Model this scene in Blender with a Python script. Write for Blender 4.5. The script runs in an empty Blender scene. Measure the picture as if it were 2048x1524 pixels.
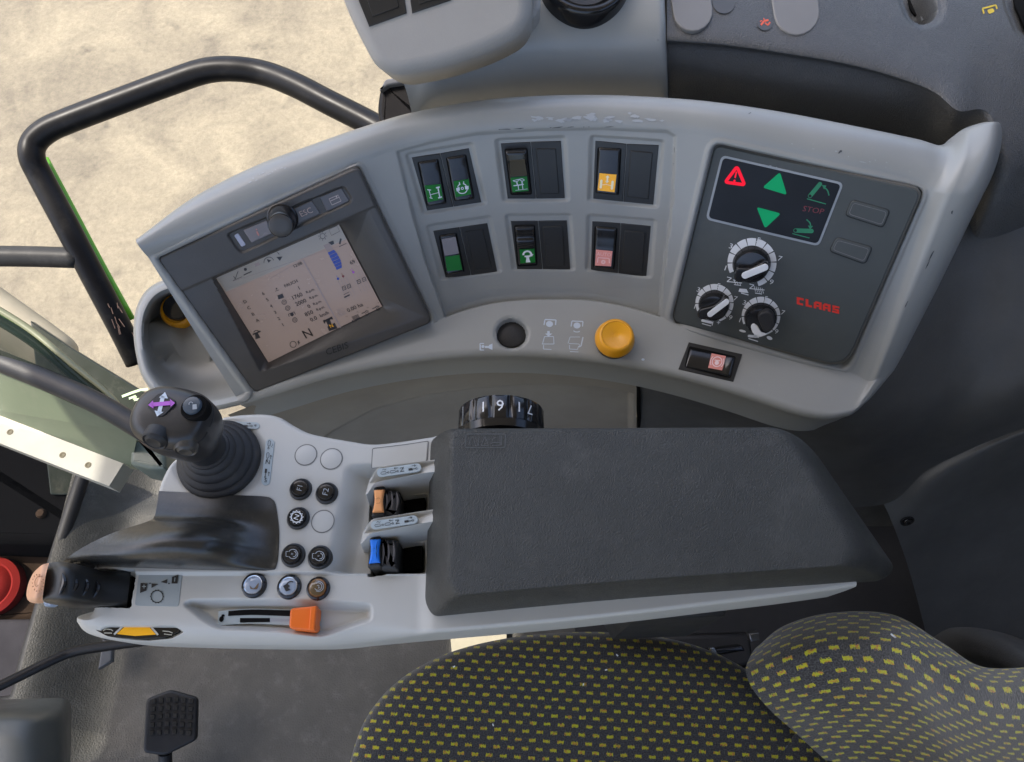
import bpy, bmesh, math, random
import numpy as np
from mathutils import Vector, Matrix

random.seed(7)
rng = np.random.default_rng(7)
scene = bpy.context.scene
COL = scene.collection

# ------------------------------------------------------------------ camera
FPX, CX, CY = 1480.0, 1024.0, 762.0          # focal length in pixels of a 2048 x 1524 frame
PITCH = math.radians(25)                      # tilt away from straight down
CAMZ = 1.24
cs, sn = math.cos(PITCH), math.sin(PITCH)
camd = bpy.data.cameras.new('camera')
camd.sensor_fit = 'HORIZONTAL'
camd.sensor_width = 36.0
camd.lens = 36.0 * FPX / 2048.0
camd.clip_start = 0.02
camd.clip_end = 400
cam = bpy.data.objects.new('camera', camd)
COL.objects.link(cam)
cam.location = (0, 0, CAMZ)
cam.rotation_euler = (PITCH, 0, 0)
scene.camera = cam

# ------------------------------------------------------------------ world, sun, exposure
TOSUN = Vector((-0.50, 0.10, 0.86)).normalized()
world = bpy.data.worlds.new('World')
scene.world = world
world.use_nodes = True
nt = world.node_tree
nt.nodes.clear()
sky = nt.nodes.new('ShaderNodeTexSky')
sky.sky_type = 'NISHITA'
sky.sun_disc = False
sky.air_density = 0.8
sky.dust_density = 3.5
sky.ozone_density = 0.6
sky.sun_elevation = math.asin(TOSUN.z)
sky.sun_rotation = math.atan2(TOSUN.x, TOSUN.y)
bg = nt.nodes.new('ShaderNodeBackground')
bg.inputs['Strength'].default_value = 0.15
wo = nt.nodes.new('ShaderNodeOutputWorld')
nt.links.new(sky.outputs[0], bg.inputs[0])
nt.links.new(bg.outputs[0], wo.inputs[0])
sund = bpy.data.lights.new('sun', 'SUN')
sund.energy = 2.1
sund.angle = math.radians(0.5)
sund.color = (1.0, 0.94, 0.84)
sun = bpy.data.objects.new('sun', sund)
COL.objects.link(sun)
sun.location = (-3, 1, 6)
sun.rotation_euler = (-TOSUN).to_track_quat('-Z', 'Y').to_euler()
vs = scene.view_settings
vs.view_transform = 'Standard'
vs.look = 'None'
vs.exposure = 1.7
vs.gamma = 1.0
vs.use_curve_mapping = False

# ------------------------------------------------------------------ pixel rays (measuring the photograph)
def ray(u, v):
    x = (np.asarray(u, float) - CX) / FPX
    y = (CY - np.asarray(v, float)) / FPX
    return np.stack([x, y * cs + sn, y * sn - cs], -1)

def W(u, v, z):
    d = ray(u, v)
    t = (CAMZ - np.asarray(z, float)) / -d[..., 2]
    return np.array([0, 0, CAMZ]) + d * t[..., None] if d.ndim > 1 else np.array([0, 0, CAMZ]) + d * t

def WL(pts):
    return np.array([W(*p) for p in pts])

def PT(u, v, depth):
    return np.array([0, 0, CAMZ]) + ray(u, v) * depth

def proj(P):
    P = np.asarray(P, float)
    y = P[..., 1]; z = P[..., 2] - CAMZ
    depth = y * sn - z * cs
    return CX + FPX * P[..., 0] / depth, CY - FPX * (y * cs + z * sn) / depth

def unit(a):
    a = np.asarray(a, float)
    return a / np.linalg.norm(a)

class Frame:
    """A real plane of the cab: origin, two axes and a normal."""
    def __init__(s, o, n, xdir=(1, 0, 0)):
        s.o = np.asarray(o, float)
        s.n = unit(n)
        x = np.asarray(xdir, float)
        s.x = unit(x - s.n * (x @ s.n))
        s.y = np.cross(s.n, s.x)
        s.B = np.stack([s.x, s.y, s.n])
    def loc(s, u, v, h=0.0):
        d = ray(u, v)
        c0 = np.array([0, 0, CAMZ])
        t = (h + s.o @ s.n - c0 @ s.n) / (d @ s.n)
        p = c0 + d * (t[..., None] if np.ndim(t) else t) - s.o
        return p @ s.B.T
    def w(s, L):
        return s.o + np.asarray(L, float) @ s.B
    def pw(s, u, v, h=0.0):
        return s.w(s.loc(u, v, h))

# ------------------------------------------------------------------ objects
ROOTM = {}
def link(o, parent=None):
    COL.objects.link(o)
    if parent is not None:
        o.parent = parent
        ROOTM[o.name] = ROOTM.get(parent.name, Matrix.Identity(4))
    return o

def tag(o, label=None, cat=None, group=None, kind=None):
    if label: o['label'] = label
    if cat: o['category'] = cat
    if group: o['group'] = group
    if kind: o['kind'] = kind
    return o

def empty(name, loc, label=None, cat=None, group=None, parent=None):
    o = bpy.data.objects.new(name, None)
    o.empty_display_size = 0.03
    M = Matrix.Translation(Vector([float(a) for a in loc]))
    if parent is None:
        o.matrix_world = M
        link(o)
        ROOTM[o.name] = M.inverted()
    else:
        link(o, parent)
    return tag(o, label, cat, group)

class MB:
    def __init__(s):
        s.v = []; s.f = []; s.uv = None; s.n = 0
    def add(s, V, F):
        V = np.asarray(V, float).reshape(-1, 3)
        s.v.append(V)
        n = s.n
        for f in F: s.f.append(tuple(int(i) + n for i in f))
        s.n += len(V)
        return s
    def grid(s, P, closed_u=False, flip=False):
        nv, nu = P.shape[:2]
        idx = np.arange(nv * nu).reshape(nv, nu)
        if closed_u:
            idx = np.concatenate([idx, idx[:, :1]], 1)
        a, b, c, d = idx[:-1, :-1], idx[:-1, 1:], idx[1:, 1:], idx[1:, :-1]
        Q = np.stack([a, b, c, d] if not flip else [a, d, c, b], -1).reshape(-1, 4)
        return s.add(P.reshape(-1, 3), Q)
    def rings(s, R, cap0=False, cap1=True, flip=False):
        R = np.asarray(R, float)
        n0 = s.n
        s.grid(R, closed_u=True, flip=flip)
        k, m = R.shape[:2]
        if cap1:
            f = [n0 + (k - 1) * m + i for i in range(m)]
            s.f.append(tuple(f[::-1] if flip else f))
        if cap0:
            f = [n0 + i for i in range(m)][::-1]
            s.f.append(tuple(f[::-1] if flip else f))
        return s
    def build(s, name, mat, parent=None, sharp=38, smooth=True, uv=None, fix=True):
        V = np.concatenate(s.v) if s.v else np.zeros((0, 3))
        me = bpy.data.meshes.new(name)
        if parent is not None:
            M = np.array(ROOTM.get(parent.name, Matrix.Identity(4)))
            V = V @ M[:3, :3].T + M[:3, 3]
        me.from_pydata(V.tolist(), [], s.f)
        me.update()
        if fix:
            bm = bmesh.new(); bm.from_mesh(me)
            bmesh.ops.recalc_face_normals(bm, faces=bm.faces)
            bm.to_mesh(me); bm.free()
        if uv is not None:
            ul = me.uv_layers.new(name='uv')
            li = np.zeros(len(me.loops), int)
            me.loops.foreach_get('vertex_index', li)
            ul.data.foreach_set('uv', np.asarray(uv, float)[li].reshape(-1))
        if smooth:
            me.shade_smooth()
            if sharp: me.set_sharp_from_angle(angle=math.radians(sharp))
        me.materials.append(mat)
        o = bpy.data.objects.new(name, me)
        link(o, parent)
        return o

# ------------------------------------------------------------------ curve helpers
def cr(P, n, closed=False):
    """Catmull-Rom through P, n samples."""
    P = np.asarray(P, float)
    k = len(P)
    if closed:
        Q = np.concatenate([P[-1:], P, P[:2]]); segs = k
    else:
        Q = np.concatenate([2 * P[:1] - P[1:2], P, 2 * P[-1:] - P[-2:-1]]); segs = k - 1
    t = np.linspace(0, segs, n, endpoint=not closed)
    i = np.minimum(t.astype(int), segs - 1)
    f = (t - i)[:, None] if P.ndim == 2 else (t - i)[:, None, None]
    a, b, c, d = Q[i], Q[i + 1], Q[i + 2], Q[i + 3]
    return 0.5 * (2 * b + (c - a) * f + (2 * a - 5 * b + 4 * c - d) * f ** 2 + (3 * b - a - 3 * c + d) * f ** 3)

def surf(G, nu, nv):
    """smooth surface through a grid of control points G[row][col] -> (nv, nu, 3)"""
    G = np.asarray(G, float)
    A = np.stack([cr(G[i], nu) for i in range(len(G))])
    return cr(A, nv)

def surfpx(rows, nu, nv):
    return surf([[W(*p) for p in r] for r in rows], nu, nv)

def rpoly(P, r, n=5):
    """polygon with rounded corners"""
    P = [np.asarray(p, float) for p in P]
    k = len(P)
    rr = r if hasattr(r, '__len__') else [r] * k
    out = []
    for i in range(k):
        a, b, c = P[i - 1], P[i], P[(i + 1) % k]
        d1, d2 = a - b, c - b
        l1, l2 = np.linalg.norm(d1), np.linalg.norm(d2)
        d1, d2 = d1 / l1, d2 / l2
        q = min(rr[i], 0.48 * l1, 0.48 * l2)
        for t in np.linspace(0, 1, n):
            out.append((1 - t) ** 2 * (b + d1 * q) + 2 * t * (1 - t) * b + t * t * (b + d2 * q))
    return np.array(out)

def inset(P, d):
    """offset a closed 2D polygon inward by d (CCW or CW handled)"""
    P = np.asarray(P, float)
    area = 0.5 * np.sum(P[:, 0] * np.roll(P[:, 1], -1) - np.roll(P[:, 0], -1) * P[:, 1])
    sgn = 1 if area > 0 else -1
    e1 = P - np.roll(P, 1, 0); e2 = np.roll(P, -1, 0) - P
    e1 /= np.maximum(np.linalg.norm(e1, axis=1, keepdims=True), 1e-9)
    e2 /= np.maximum(np.linalg.norm(e2, axis=1, keepdims=True), 1e-9)
    n1 = np.stack([-e1[:, 1], e1[:, 0]], 1) * sgn
    n2 = np.stack([-e2[:, 1], e2[:, 0]], 1) * sgn
    m = n1 + n2
    m /= np.maximum(np.linalg.norm(m, axis=1, keepdims=True), 1e-9)
    c = np.clip((m * n1).sum(1), 0.45, 1)
    return P + m * (d / c)[:, None]

def ell(u, v, a, b=None, n=28, rot=0):
    b = a if b is None else b
    t = np.linspace(0, 2 * math.pi, n, endpoint=False)
    x, y = a * np.cos(t), b * np.sin(t)
    c, s = math.cos(rot), math.sin(rot)
    return np.stack([u + x * c - y * s, v + x * s + y * c], 1)

def pill(u0, v0, u1, v1, r, n=10):
    a = math.atan2(v1 - v0, u1 - u0)
    t = np.linspace(-math.pi / 2, math.pi / 2, n)
    p1 = np.stack([u1 + r * np.cos(a + t), v1 + r * np.sin(a + t)], 1)
    p0 = np.stack([u0 + r * np.cos(a + math.pi + t), v0 + r * np.sin(a + math.pi + t)], 1)
    return np.concatenate([p1, p0])

def sdf(U, V, poly):
    """signed distance in pixels to a polygon, negative inside"""
    P = np.asarray(poly, float)
    sh = U.shape
    x, y = U.reshape(-1), V.reshape(-1)
    d = np.full(x.shape, 1e18); inside = np.zeros(x.shape, bool)
    k = len(P)
    for i in range(k):
        ax, ay = P[i - 1]; bx, by = P[i]
        ex, ey = bx - ax, by - ay
        L = ex * ex + ey * ey
        if L < 1e-12: continue
        t = np.clip(((x - ax) * ex + (y - ay) * ey) / L, 0, 1)
        d = np.minimum(d, (x - ax - t * ex) ** 2 + (y - ay - t * ey) ** 2)
        c = ((ay > y) != (by > y))
        with np.errstate(divide='ignore', invalid='ignore'):
            xx = ex * (y - ay) / (ey if ey != 0 else 1e-12) + ax
        inside ^= c & (x < xx)
    d = np.sqrt(d)
    return np.where(inside, -d, d).reshape(sh)

def ss(a, b, x):
    t = np.clip((x - a) / (b - a), 0, 1)
    return t * t * (3 - 2 * t)

def normals(P):
    du = np.gradient(P, axis=1); dv = np.gradient(P, axis=0)
    n = np.cross(du, dv)
    return n / np.maximum(np.linalg.norm(n, axis=-1, keepdims=True), 1e-12)

# ------------------------------------------------------------------ shapes on a frame
def plate(name, fr, px, h0, h1, mat, parent, bev=0.001, rnd=0, seg=3, sharp=38, taper=0.0):
    """a bevelled slab whose top outline at height h1 is the pixel polygon"""
    px = rpoly(px, rnd, 6) if rnd else np.asarray(px, float)
    L = fr.loc(px[:, 0], px[:, 1], h1)[:, :2]
    R = []
    O = inset(L, -taper) if taper else L
    R.append(np.c_[O, np.full(len(L), h0)])
    for k in range(seg + 1):
        a = math.pi / 2 * k / seg
        f = 1 - math.cos(a) if bev else 0
        Q = inset(L, bev * f) if bev else L
        R.append(np.c_[Q, np.full(len(L), h1 - bev * (1 - math.sin(a)))])
        if not bev: break
    if bev:
        R.append(np.c_[inset(L, bev * 1.08), np.full(len(L), h1)])
    R = [fr.w(r) for r in R]
    return MB().rings(R, cap0=True).build(name, mat, parent, sharp=sharp)

def lathe(name, fr, u, v, h, prof, mat, parent, seg=28, hc=None, sharp=38, mb=None, start=0.0):
    c = fr.loc(u, v, h if hc is None else hc)
    t = np.linspace(0, 2 * math.pi, seg, endpoint=False) + start
    R = [fr.w(np.stack([c[0] + r * np.cos(t), c[1] + r * np.sin(t), np.full(seg, z)], 1)) for r, z in prof]
    m = mb or MB()
    m.rings(R, cap0=True)
    return m if mb else m.build(name, mat, parent, sharp=sharp)

def tube(path, rad, seg=14, mb=None, cap=True):
    P = np.asarray(path, float)
    T = np.gradient(P, axis=0)
    T /= np.linalg.norm(T, axis=1, keepdims=True)
    up = np.array([0, 0, 1.0])
    if abs(T[0] @ up) > 0.9: up = np.array([0, 1.0, 0])
    N = np.cross(T[0], up); N /= np.linalg.norm(N)
    a = np.linspace(0, 2 * math.pi, seg, endpoint=False)
    R = []
    rr = np.broadcast_to(rad, (len(P),))
    for p, t, r in zip(P, T, rr):
        N = N - t * (N @ t); N /= np.linalg.norm(N)
        Bn = np.cross(t, N)
        R.append(p + r * (np.cos(a)[:, None] * N + np.sin(a)[:, None] * Bn))
    m = mb or MB()
    m.rings(R, cap0=cap, cap1=cap)
    return m

def box(mb, a, b):
    x0, y0, z0 = a; x1, y1, z1 = b
    V = [(x0, y0, z0), (x1, y0, z0), (x1, y1, z0), (x0, y1, z0), (x0, y0, z1), (x1, y0, z1), (x1, y1, z1), (x0, y1, z1)]
    F = [(0, 3, 2, 1), (4, 5, 6, 7), (0, 1, 5, 4), (1, 2, 6, 5), (2, 3, 7, 6), (3, 0, 4, 7)]
    return mb.add(V, F)

# text outlines, cached
_TXT = {}
def text_mesh(s):
    if s in _TXT: return _TXT[s]
    c = bpy.data.curves.new('t', 'FONT')
    c.body = s; c.align_x = 'CENTER'; c.align_y = 'CENTER'; c.size = 1.0; c.resolution_u = 2
    o = bpy.data.objects.new('t', c)
    COL.objects.link(o)
    dg = bpy.context.evaluated_depsgraph_get()
    me = o.evaluated_get(dg).to_mesh()
    V = np.array([v.co[:] for v in me.vertices]).reshape(-1, 3)
    F = [tuple(p.vertices) for p in me.polygons]
    o.evaluated_get(dg).to_mesh_clear()
    bpy.data.objects.remove(o); bpy.data.curves.remove(c)
    if len(V):
        lo, hi = V.min(0), V.max(0)
        V = V - (lo + hi) / 2
        V = V / max(hi[1] - lo[1], 1e-6)
    _TXT[s] = (V, F)
    return V, F

class Ink:
    """flat print lying on a plane of the cab"""
    def __init__(s, fr, h):
        s.fr, s.h, s.m = fr, h, MB()
    def fill(s, px):
        px = np.asarray(px, float)
        s.m.add(s.fr.pw(px[:, 0], px[:, 1], s.h), [tuple(range(len(px)))])
        return s
    def line(s, px, w, closed=False):
        P = np.asarray(px, float)
        if closed: P = np.concatenate([P, P[:1]])
        T = np.gradient(P, axis=0) if len(P) > 2 else np.repeat(P[1:] - P[:1], 2, 0)
        if closed: T[0] = T[-1] = P[1] - P[-2]
        T /= np.maximum(np.linalg.norm(T, axis=1, keepdims=True), 1e-9)
        N = np.stack([-T[:, 1], T[:, 0]], 1) * w / 2
        A, B = P + N, P - N
        Q = np.stack([A, B])
        s.m.grid(s.fr.pw(Q[..., 0], Q[..., 1], s.h))
        return s
    def seg(s, px, w):
        for a, b in zip(px[:-1], px[1:]): s.line([a, b], w)
        return s
    def arc(s, u, v, r, a0, a1, w, n=20, b=None):
        t = np.radians(np.linspace(a0, a1, n))
        return s.line(np.stack([u + r * np.cos(t), v - (b or r) * np.sin(t)], 1), w)
    def ring(s, u, v, r, w, n=30, b=None):
        t = np.linspace(0, 2 * math.pi, n, endpoint=False)
        return s.line(np.stack([u + r * np.cos(t), v - (b or r) * np.sin(t)], 1), w, True)
    def text(s, t, u, v, size, ang=0.0, asp=1.0, shear=0.0, sk=0.0):
        V, F = text_mesh(t)
        if not len(V): return s
        a = math.radians(ang)
        x, y = (V[:, 0] + shear * V[:, 1]) * size * asp, V[:, 1] * size
        px = u + x * math.cos(a) - y * math.sin(a + sk)
        py = v - (x * math.sin(a) + y * math.cos(a + sk))
        s.m.add(s.fr.pw(px, py, s.h), F)
        return s
    def build(s, name, mat, parent):
        o = s.m.build(name, mat, parent, smooth=False, fix=False)
        if len(s.m.f) > 1: o['kind'] = 'stuff'
        return o

# ------------------------------------------------------------------ materials
def newmat(name):
    m = bpy.data.materials.new(name)
    m.use_nodes = True
    t = m.node_tree
    b = t.nodes['Principled BSDF']
    return m, t, b

def N(t, kind, **kw):
    n = t.nodes.new(kind)
    for k, v in kw.items():
        if k in n.inputs: n.inputs[k].default_value = v
        else: setattr(n, k, v)
    return n

def plastic(name, col, rough=0.45, grain=700, gstr=0.12, mott=0.10, spec=0.5, dirt=0.0, dirtcol=(0.30, 0.27, 0.22), specks=0.0, coat=0.0, rv=0.10):
    """moulded plastic: fine grain, uneven sheen, a little dust"""
    m, t, b = newmat(name)
    tc = N(t, 'ShaderNodeTexCoord')
    n1 = N(t, 'ShaderNodeTexNoise', Scale=14.0, Detail=5.0, Roughness=0.6)
    t.links.new(tc.outputs['Object'], n1.inputs['Vector'])
    r1 = N(t, 'ShaderNodeMapRange')
    r1.inputs['From Min'].default_value = 0.3; r1.inputs['From Max'].default_value = 0.7
    r1.inputs['To Min'].default_value = 1 - mott; r1.inputs['To Max'].default_value = 1 + mott
    t.links.new(n1.outputs['Fac'], r1.inputs['Value'])
    mul = N(t, 'ShaderNodeVectorMath', operation='SCALE')
    mul.inputs[0].default_value = col
    t.links.new(r1.outputs[0], mul.inputs['Scale'])
    out = mul.outputs[0]
    if dirt or specks:
        n3 = N(t, 'ShaderNodeTexNoise', Scale=38.0, Detail=8.0, Roughness=0.72)
        t.links.new(tc.outputs['Object'], n3.inputs['Vector'])
        r3 = N(t, 'ShaderNodeMapRange')
        r3.inputs['From Min'].default_value = 0.52; r3.inputs['From Max'].default_value = 0.78
        r3.inputs['To Min'].default_value = 0; r3.inputs['To Max'].default_value = dirt
        t.links.new(n3.outputs['Fac'], r3.inputs['Value'])
        mx = N(t, 'ShaderNodeMix', data_type='RGBA')
        t.links.new(r3.outputs[0], mx.inputs['Factor'])
        t.links.new(out, mx.inputs['A'])
        mx.inputs['B'].default_value = (*dirtcol, 1)
        out = mx.outputs['Result']
    if specks:
        n4 = N(t, 'ShaderNodeTexVoronoi', Scale=95.0, Randomness=1.0)
        t.links.new(tc.outputs['Object'], n4.inputs['Vector'])
        r4 = N(t, 'ShaderNodeMapRange')
        r4.inputs['From Min'].default_value = 0.09; r4.inputs['From Max'].default_value = 0.05
        r4.inputs['To Min'].default_value = 0; r4.inputs['To Max'].default_value = specks
        t.links.new(n4.outputs['Distance'], r4.inputs['Value'])
        n5 = N(t, 'ShaderNodeTexNoise', Scale=30.0)
        t.links.new(tc.outputs['Object'], n5.inputs['Vector'])
        r5 = N(t, 'ShaderNodeMapRange')
        r5.inputs['From Min'].default_value = 0.55; r5.inputs['From Max'].default_value = 0.62
        t.links.new(n5.outputs['Fac'], r5.inputs['Value'])
        mm = N(t, 'ShaderNodeMath', operation='MULTIPLY')
        t.links.new(r4.outputs[0], mm.inputs[0]); t.links.new(r5.outputs[0], mm.inputs[1])
        mx = N(t, 'ShaderNodeMix', data_type='RGBA')
        t.links.new(mm.outputs[0], mx.inputs['Factor'])
        t.links.new(out, mx.inputs['A'])
        mx.inputs['B'].default_value = (0.42, 0.42, 0.40, 1)
        out = mx.outputs['Result']
    t.links.new(out, b.inputs['Base Color'])
    r2 = N(t, 'ShaderNodeMapRange')
    r2.inputs['To Min'].default_value = max(0.03, rough - rv); r2.inputs['To Max'].default_value = min(1, rough + rv)
    n2 = N(t, 'ShaderNodeTexNoise', Scale=45.0, Detail=6.0)
    t.links.new(tc.outputs['Object'], n2.inputs['Vector'])
    t.links.new(n2.outputs['Fac'], r2.inputs['Value'])
    t.links.new(r2.outputs[0], b.inputs['Roughness'])
    b.inputs['Specular IOR Level'].default_value = spec
    if coat:
        b.inputs['Coat Weight'].default_value = coat
        b.inputs['Coat Roughness'].default_value = 0.06
    if gstr:
        n6 = N(t, 'ShaderNodeTexNoise', Scale=float(grain), Detail=3.0, Roughness=0.55)
        t.links.new(tc.outputs['Object'], n6.inputs['Vector'])
        bp = N(t, 'ShaderNodeBump', Strength=gstr, Distance=0.0006)
        t.links.new(n6.outputs['Fac'], bp.inputs['Height'])
        t.links.new(bp.outputs[0], b.inputs['Normal'])
    return m

def leather(name, col, rough=0.42, scale=420, strength=0.5, mott=0.12, dust=0.15):
    """dark moulded trim with an embossed leather grain"""
    m = plastic(name, col, rough, 900, 0.0, mott, dirt=dust, dirtcol=(0.16, 0.155, 0.14))
    t = m.node_tree; b = t.nodes['Principled BSDF']
    tc = N(t, 'ShaderNodeTexCoord')
    ns = N(t, 'ShaderNodeTexNoise', Scale=160.0, Detail=2.0)
    t.links.new(tc.outputs['Object'], ns.inputs['Vector'])
    mixv = N(t, 'ShaderNodeVectorMath', operation='MULTIPLY_ADD')
    mixv.inputs[1].default_value = (0.004, 0.004, 0.004)
    t.links.new(ns.outputs['Color'], mixv.inputs[0]); t.links.new(tc.outputs['Object'], mixv.inputs[2])
    vo = N(t, 'ShaderNodeTexVoronoi', Scale=float(scale), feature='DISTANCE_TO_EDGE')
    t.links.new(mixv.outputs[0], vo.inputs['Vector'])
    rr = N(t, 'ShaderNodeMapRange')
    rr.inputs['From Max'].default_value = 0.25
    t.links.new(vo.outputs['Distance'], rr.inputs['Value'])
    bp = N(t, 'ShaderNodeBump', Strength=strength, Distance=0.0006)
    t.links.new(rr.outputs[0], bp.inputs['Height'])
    t.links.new(bp.outputs[0], b.inputs['Normal'])
    return m

def simple(name, col, rough=0.5, metal=0.0, spec=0.5, emit=None, estr=0.0, coat=0.0, alpha=1.0, trans=0.0):
    m, t, b = newmat(name)
    b.inputs['Base Color'].default_value = (*col, 1)
    b.inputs['Roughness'].default_value = rough
    b.inputs['Metallic'].default_value = metal
    b.inputs['Specular IOR Level'].default_value = spec
    if emit:
        b.inputs['Emission Color'].default_value = (*emit, 1)
        b.inputs['Emission Strength'].default_value = estr
    if coat:
        b.inputs['Coat Weight'].default_value = coat
        b.inputs['Coat Roughness'].default_value = 0.05
    if trans: b.inputs['Transmission Weight'].default_value = trans
    # slight unevenness of sheen
    tc = N(t, 'ShaderNodeTexCoord')
    n = N(t, 'ShaderNodeTexNoise', Scale=120.0, Detail=5.0)
    t.links.new(tc.outputs['Object'], n.inputs['Vector'])
    r = N(t, 'ShaderNodeMapRange')
    r.inputs['To Min'].default_value = max(0.02, rough - 0.08); r.inputs['To Max'].default_value = min(1, rough + 0.08)
    t.links.new(n.outputs['Fac'], r.inputs['Value'])
    t.links.new(r.outputs[0], b.inputs['Roughness'])
    return m

def fabric(name):
    m, t, b = newmat(name)
    L = t.links
    uv = N(t, 'ShaderNodeUVMap')
    nz = N(t, 'ShaderNodeTexNoise', Scale=1500.0, Detail=2.0)
    L.new(uv.outputs[0], nz.inputs['Vector'])
    sep = N(t, 'ShaderNodeSeparateXYZ'); L.new(uv.outputs[0], sep.inputs[0])
    nzs = N(t, 'ShaderNodeSeparateColor'); L.new(nz.outputs['Color'], nzs.inputs[0])
    def M(op, a, bb=None, c=None):
        n = N(t, 'ShaderNodeMath', operation=op)
        for i, x in enumerate((a, bb, c)):
            if x is None: continue
            if isinstance(x, (int, float)): n.inputs[i].default_value = x
            else: L.new(x, n.inputs[i])
        return n.outputs[0]
    DU, DV = 0.0126, 0.0070
    u = M('ADD', sep.outputs[0], M('MULTIPLY', M('SUBTRACT', nzs.outputs[0], 0.5), 0.0012))
    v = M('ADD', sep.outputs[1], M('MULTIPLY', M('SUBTRACT', nzs.outputs[1], 0.5), 0.0046))
    row = M('FLOOR', M('DIVIDE', sep.outputs[1], DV))
    odd = M('MODULO', M('ABSOLUTE', row), 2.0)
    us = M('ADD', M('DIVIDE', u, DU), M('MULTIPLY', odd, 0.5))
    fu = M('SUBTRACT', M('FRACT', us), 0.5)
    fv = M('SUBTRACT', M('SUBTRACT', M('DIVIDE', v, DV), row), 0.5)
    du = M('ABSOLUTE', M('MULTIPLY', fu, DU)); dv = M('ABSOLUTE', M('MULTIPLY', fv, DV))
    mk = M('MULTIPLY', M('LESS_THAN', du, 0.0030), M('LESS_THAN', dv, 0.0012))
    # per-dash tint
    cell = N(t, 'ShaderNodeTexNoise', Scale=420.0, Detail=1.0); L.new(uv.outputs[0], cell.inputs['Vector'])
    rp = N(t, 'ShaderNodeValToRGB')
    e = rp.color_ramp.elements
    e[0].position = 0.36; e[0].color = (0.42, 0.20, 0.05, 1)
    e[1].position = 0.46; e[1].color = (0.42, 0.36, 0.025, 1)
    x = e.new(0.62); x.color = (0.40, 0.42, 0.03, 1)
    L.new(cell.outputs['Fac'], rp.inputs[0])
    fn = N(t, 'ShaderNodeTexNoise', Scale=900.0, Detail=3.0); L.new(uv.outputs[0], fn.inputs['Vector'])
    r0 = N(t, 'ShaderNodeValToRGB')
    r0.color_ramp.elements[0].position = 0.35; r0.color_ramp.elements[0].color = (0.024, 0.024, 0.025, 1)
    r0.color_ramp.elements[1].position = 0.70; r0.color_ramp.elements[1].color = (0.088, 0.088, 0.090, 1)
    L.new(fn.outputs['Fac'], r0.inputs[0])
    mx = N(t, 'ShaderNodeMix', data_type='RGBA')
    L.new(mk, mx.inputs['Factor']); L.new(r0.outputs[0], mx.inputs['A']); L.new(rp.outputs[0], mx.inputs['B'])
    L.new(mx.outputs['Result'], b.inputs['Base Color'])
    b.inputs['Roughness'].default_value = 0.95
    b.inputs['Specular IOR Level'].default_value = 0.15
    b.inputs['Sheen Weight'].default_value = 0.35
    b.inputs['Sheen Roughness'].default_value = 0.4
    hb = M('ADD', fn.outputs['Fac'], M('MULTIPLY', mk, 0.25))
    bp = N(t, 'ShaderNodeBump', Strength=0.7, Distance=0.0008)
    L.new(hb, bp.inputs['Height']); L.new(bp.outputs[0], b.inputs['Normal'])
    return m

def concrete(name):
    m, t, b = newmat(name)
    L = t.links
    tc = N(t, 'ShaderNodeTexCoord')
    big = N(t, 'ShaderNodeTexNoise', Scale=2.6, Detail=9.0, Roughness=0.62, Distortion=0.8); L.new(tc.outputs['Object'], big.inputs['Vector'])
    rp = N(t, 'ShaderNodeValToRGB')
    rp.color_ramp.elements[0].position = 0.30; rp.color_ramp.elements[0].color = (0.125, 0.107, 0.077, 1)
    rp.color_ramp.elements[1].position = 0.68; rp.color_ramp.elements[1].color = (0.232, 0.200, 0.136, 1)
    L.new(big.outputs['Fac'], rp.inputs[0])
    sp = N(t, 'ShaderNodeTexNoise', Scale=5.5, Detail=3.0, Roughness=0.5); L.new(tc.outputs['Object'], sp.inputs['Vector'])
    r2 = N(t, 'ShaderNodeMapRange')
    r2.inputs['From Min'].default_value = 0.63; r2.inputs['From Max'].default_value = 0.74
    r2.inputs['To Min'].default_value = 0.0; r2.inputs['To Max'].default_value = 0.75
    L.new(sp.outputs['Fac'], r2.inputs['Value'])
    mx = N(t, 'ShaderNodeMix', data_type='RGBA')
    L.new(r2.outputs[0], mx.inputs['Factor']); L.new(rp.outputs[0], mx.inputs['A'])
    mx.inputs['B'].default_value = (0.095, 0.082, 0.060, 1)
    fine = N(t, 'ShaderNodeTexNoise', Scale=45.0, Detail=8.0, Roughness=0.75); L.new(tc.outputs['Object'], fine.inputs['Vector'])
    r3 = N(t, 'ShaderNodeMapRange')
    r3.inputs['From Min'].default_value = 0.3; r3.inputs['From Max'].default_value = 0.7
    r3.inputs['To Min'].default_value = 0.74; r3.inputs['To Max'].default_value = 1.22
    L.new(fine.outputs['Fac'], r3.inputs['Value'])
    mul = N(t, 'ShaderNodeVectorMath', operation='SCALE')
    L.new(mx.outputs['Result'], mul.inputs[0]); L.new(r3.outputs[0], mul.inputs['Scale'])
    L.new(mul.outputs[0], b.inputs['Base Color'])
    b.inputs['Roughness'].default_value = 0.9
    bp = N(t, 'ShaderNodeBump', Strength=0.5, Distance=0.012)
    L.new(fine.outputs['Fac'], bp.inputs['Height']); L.new(bp.outputs[0], b.inputs['Normal'])
    return m

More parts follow.
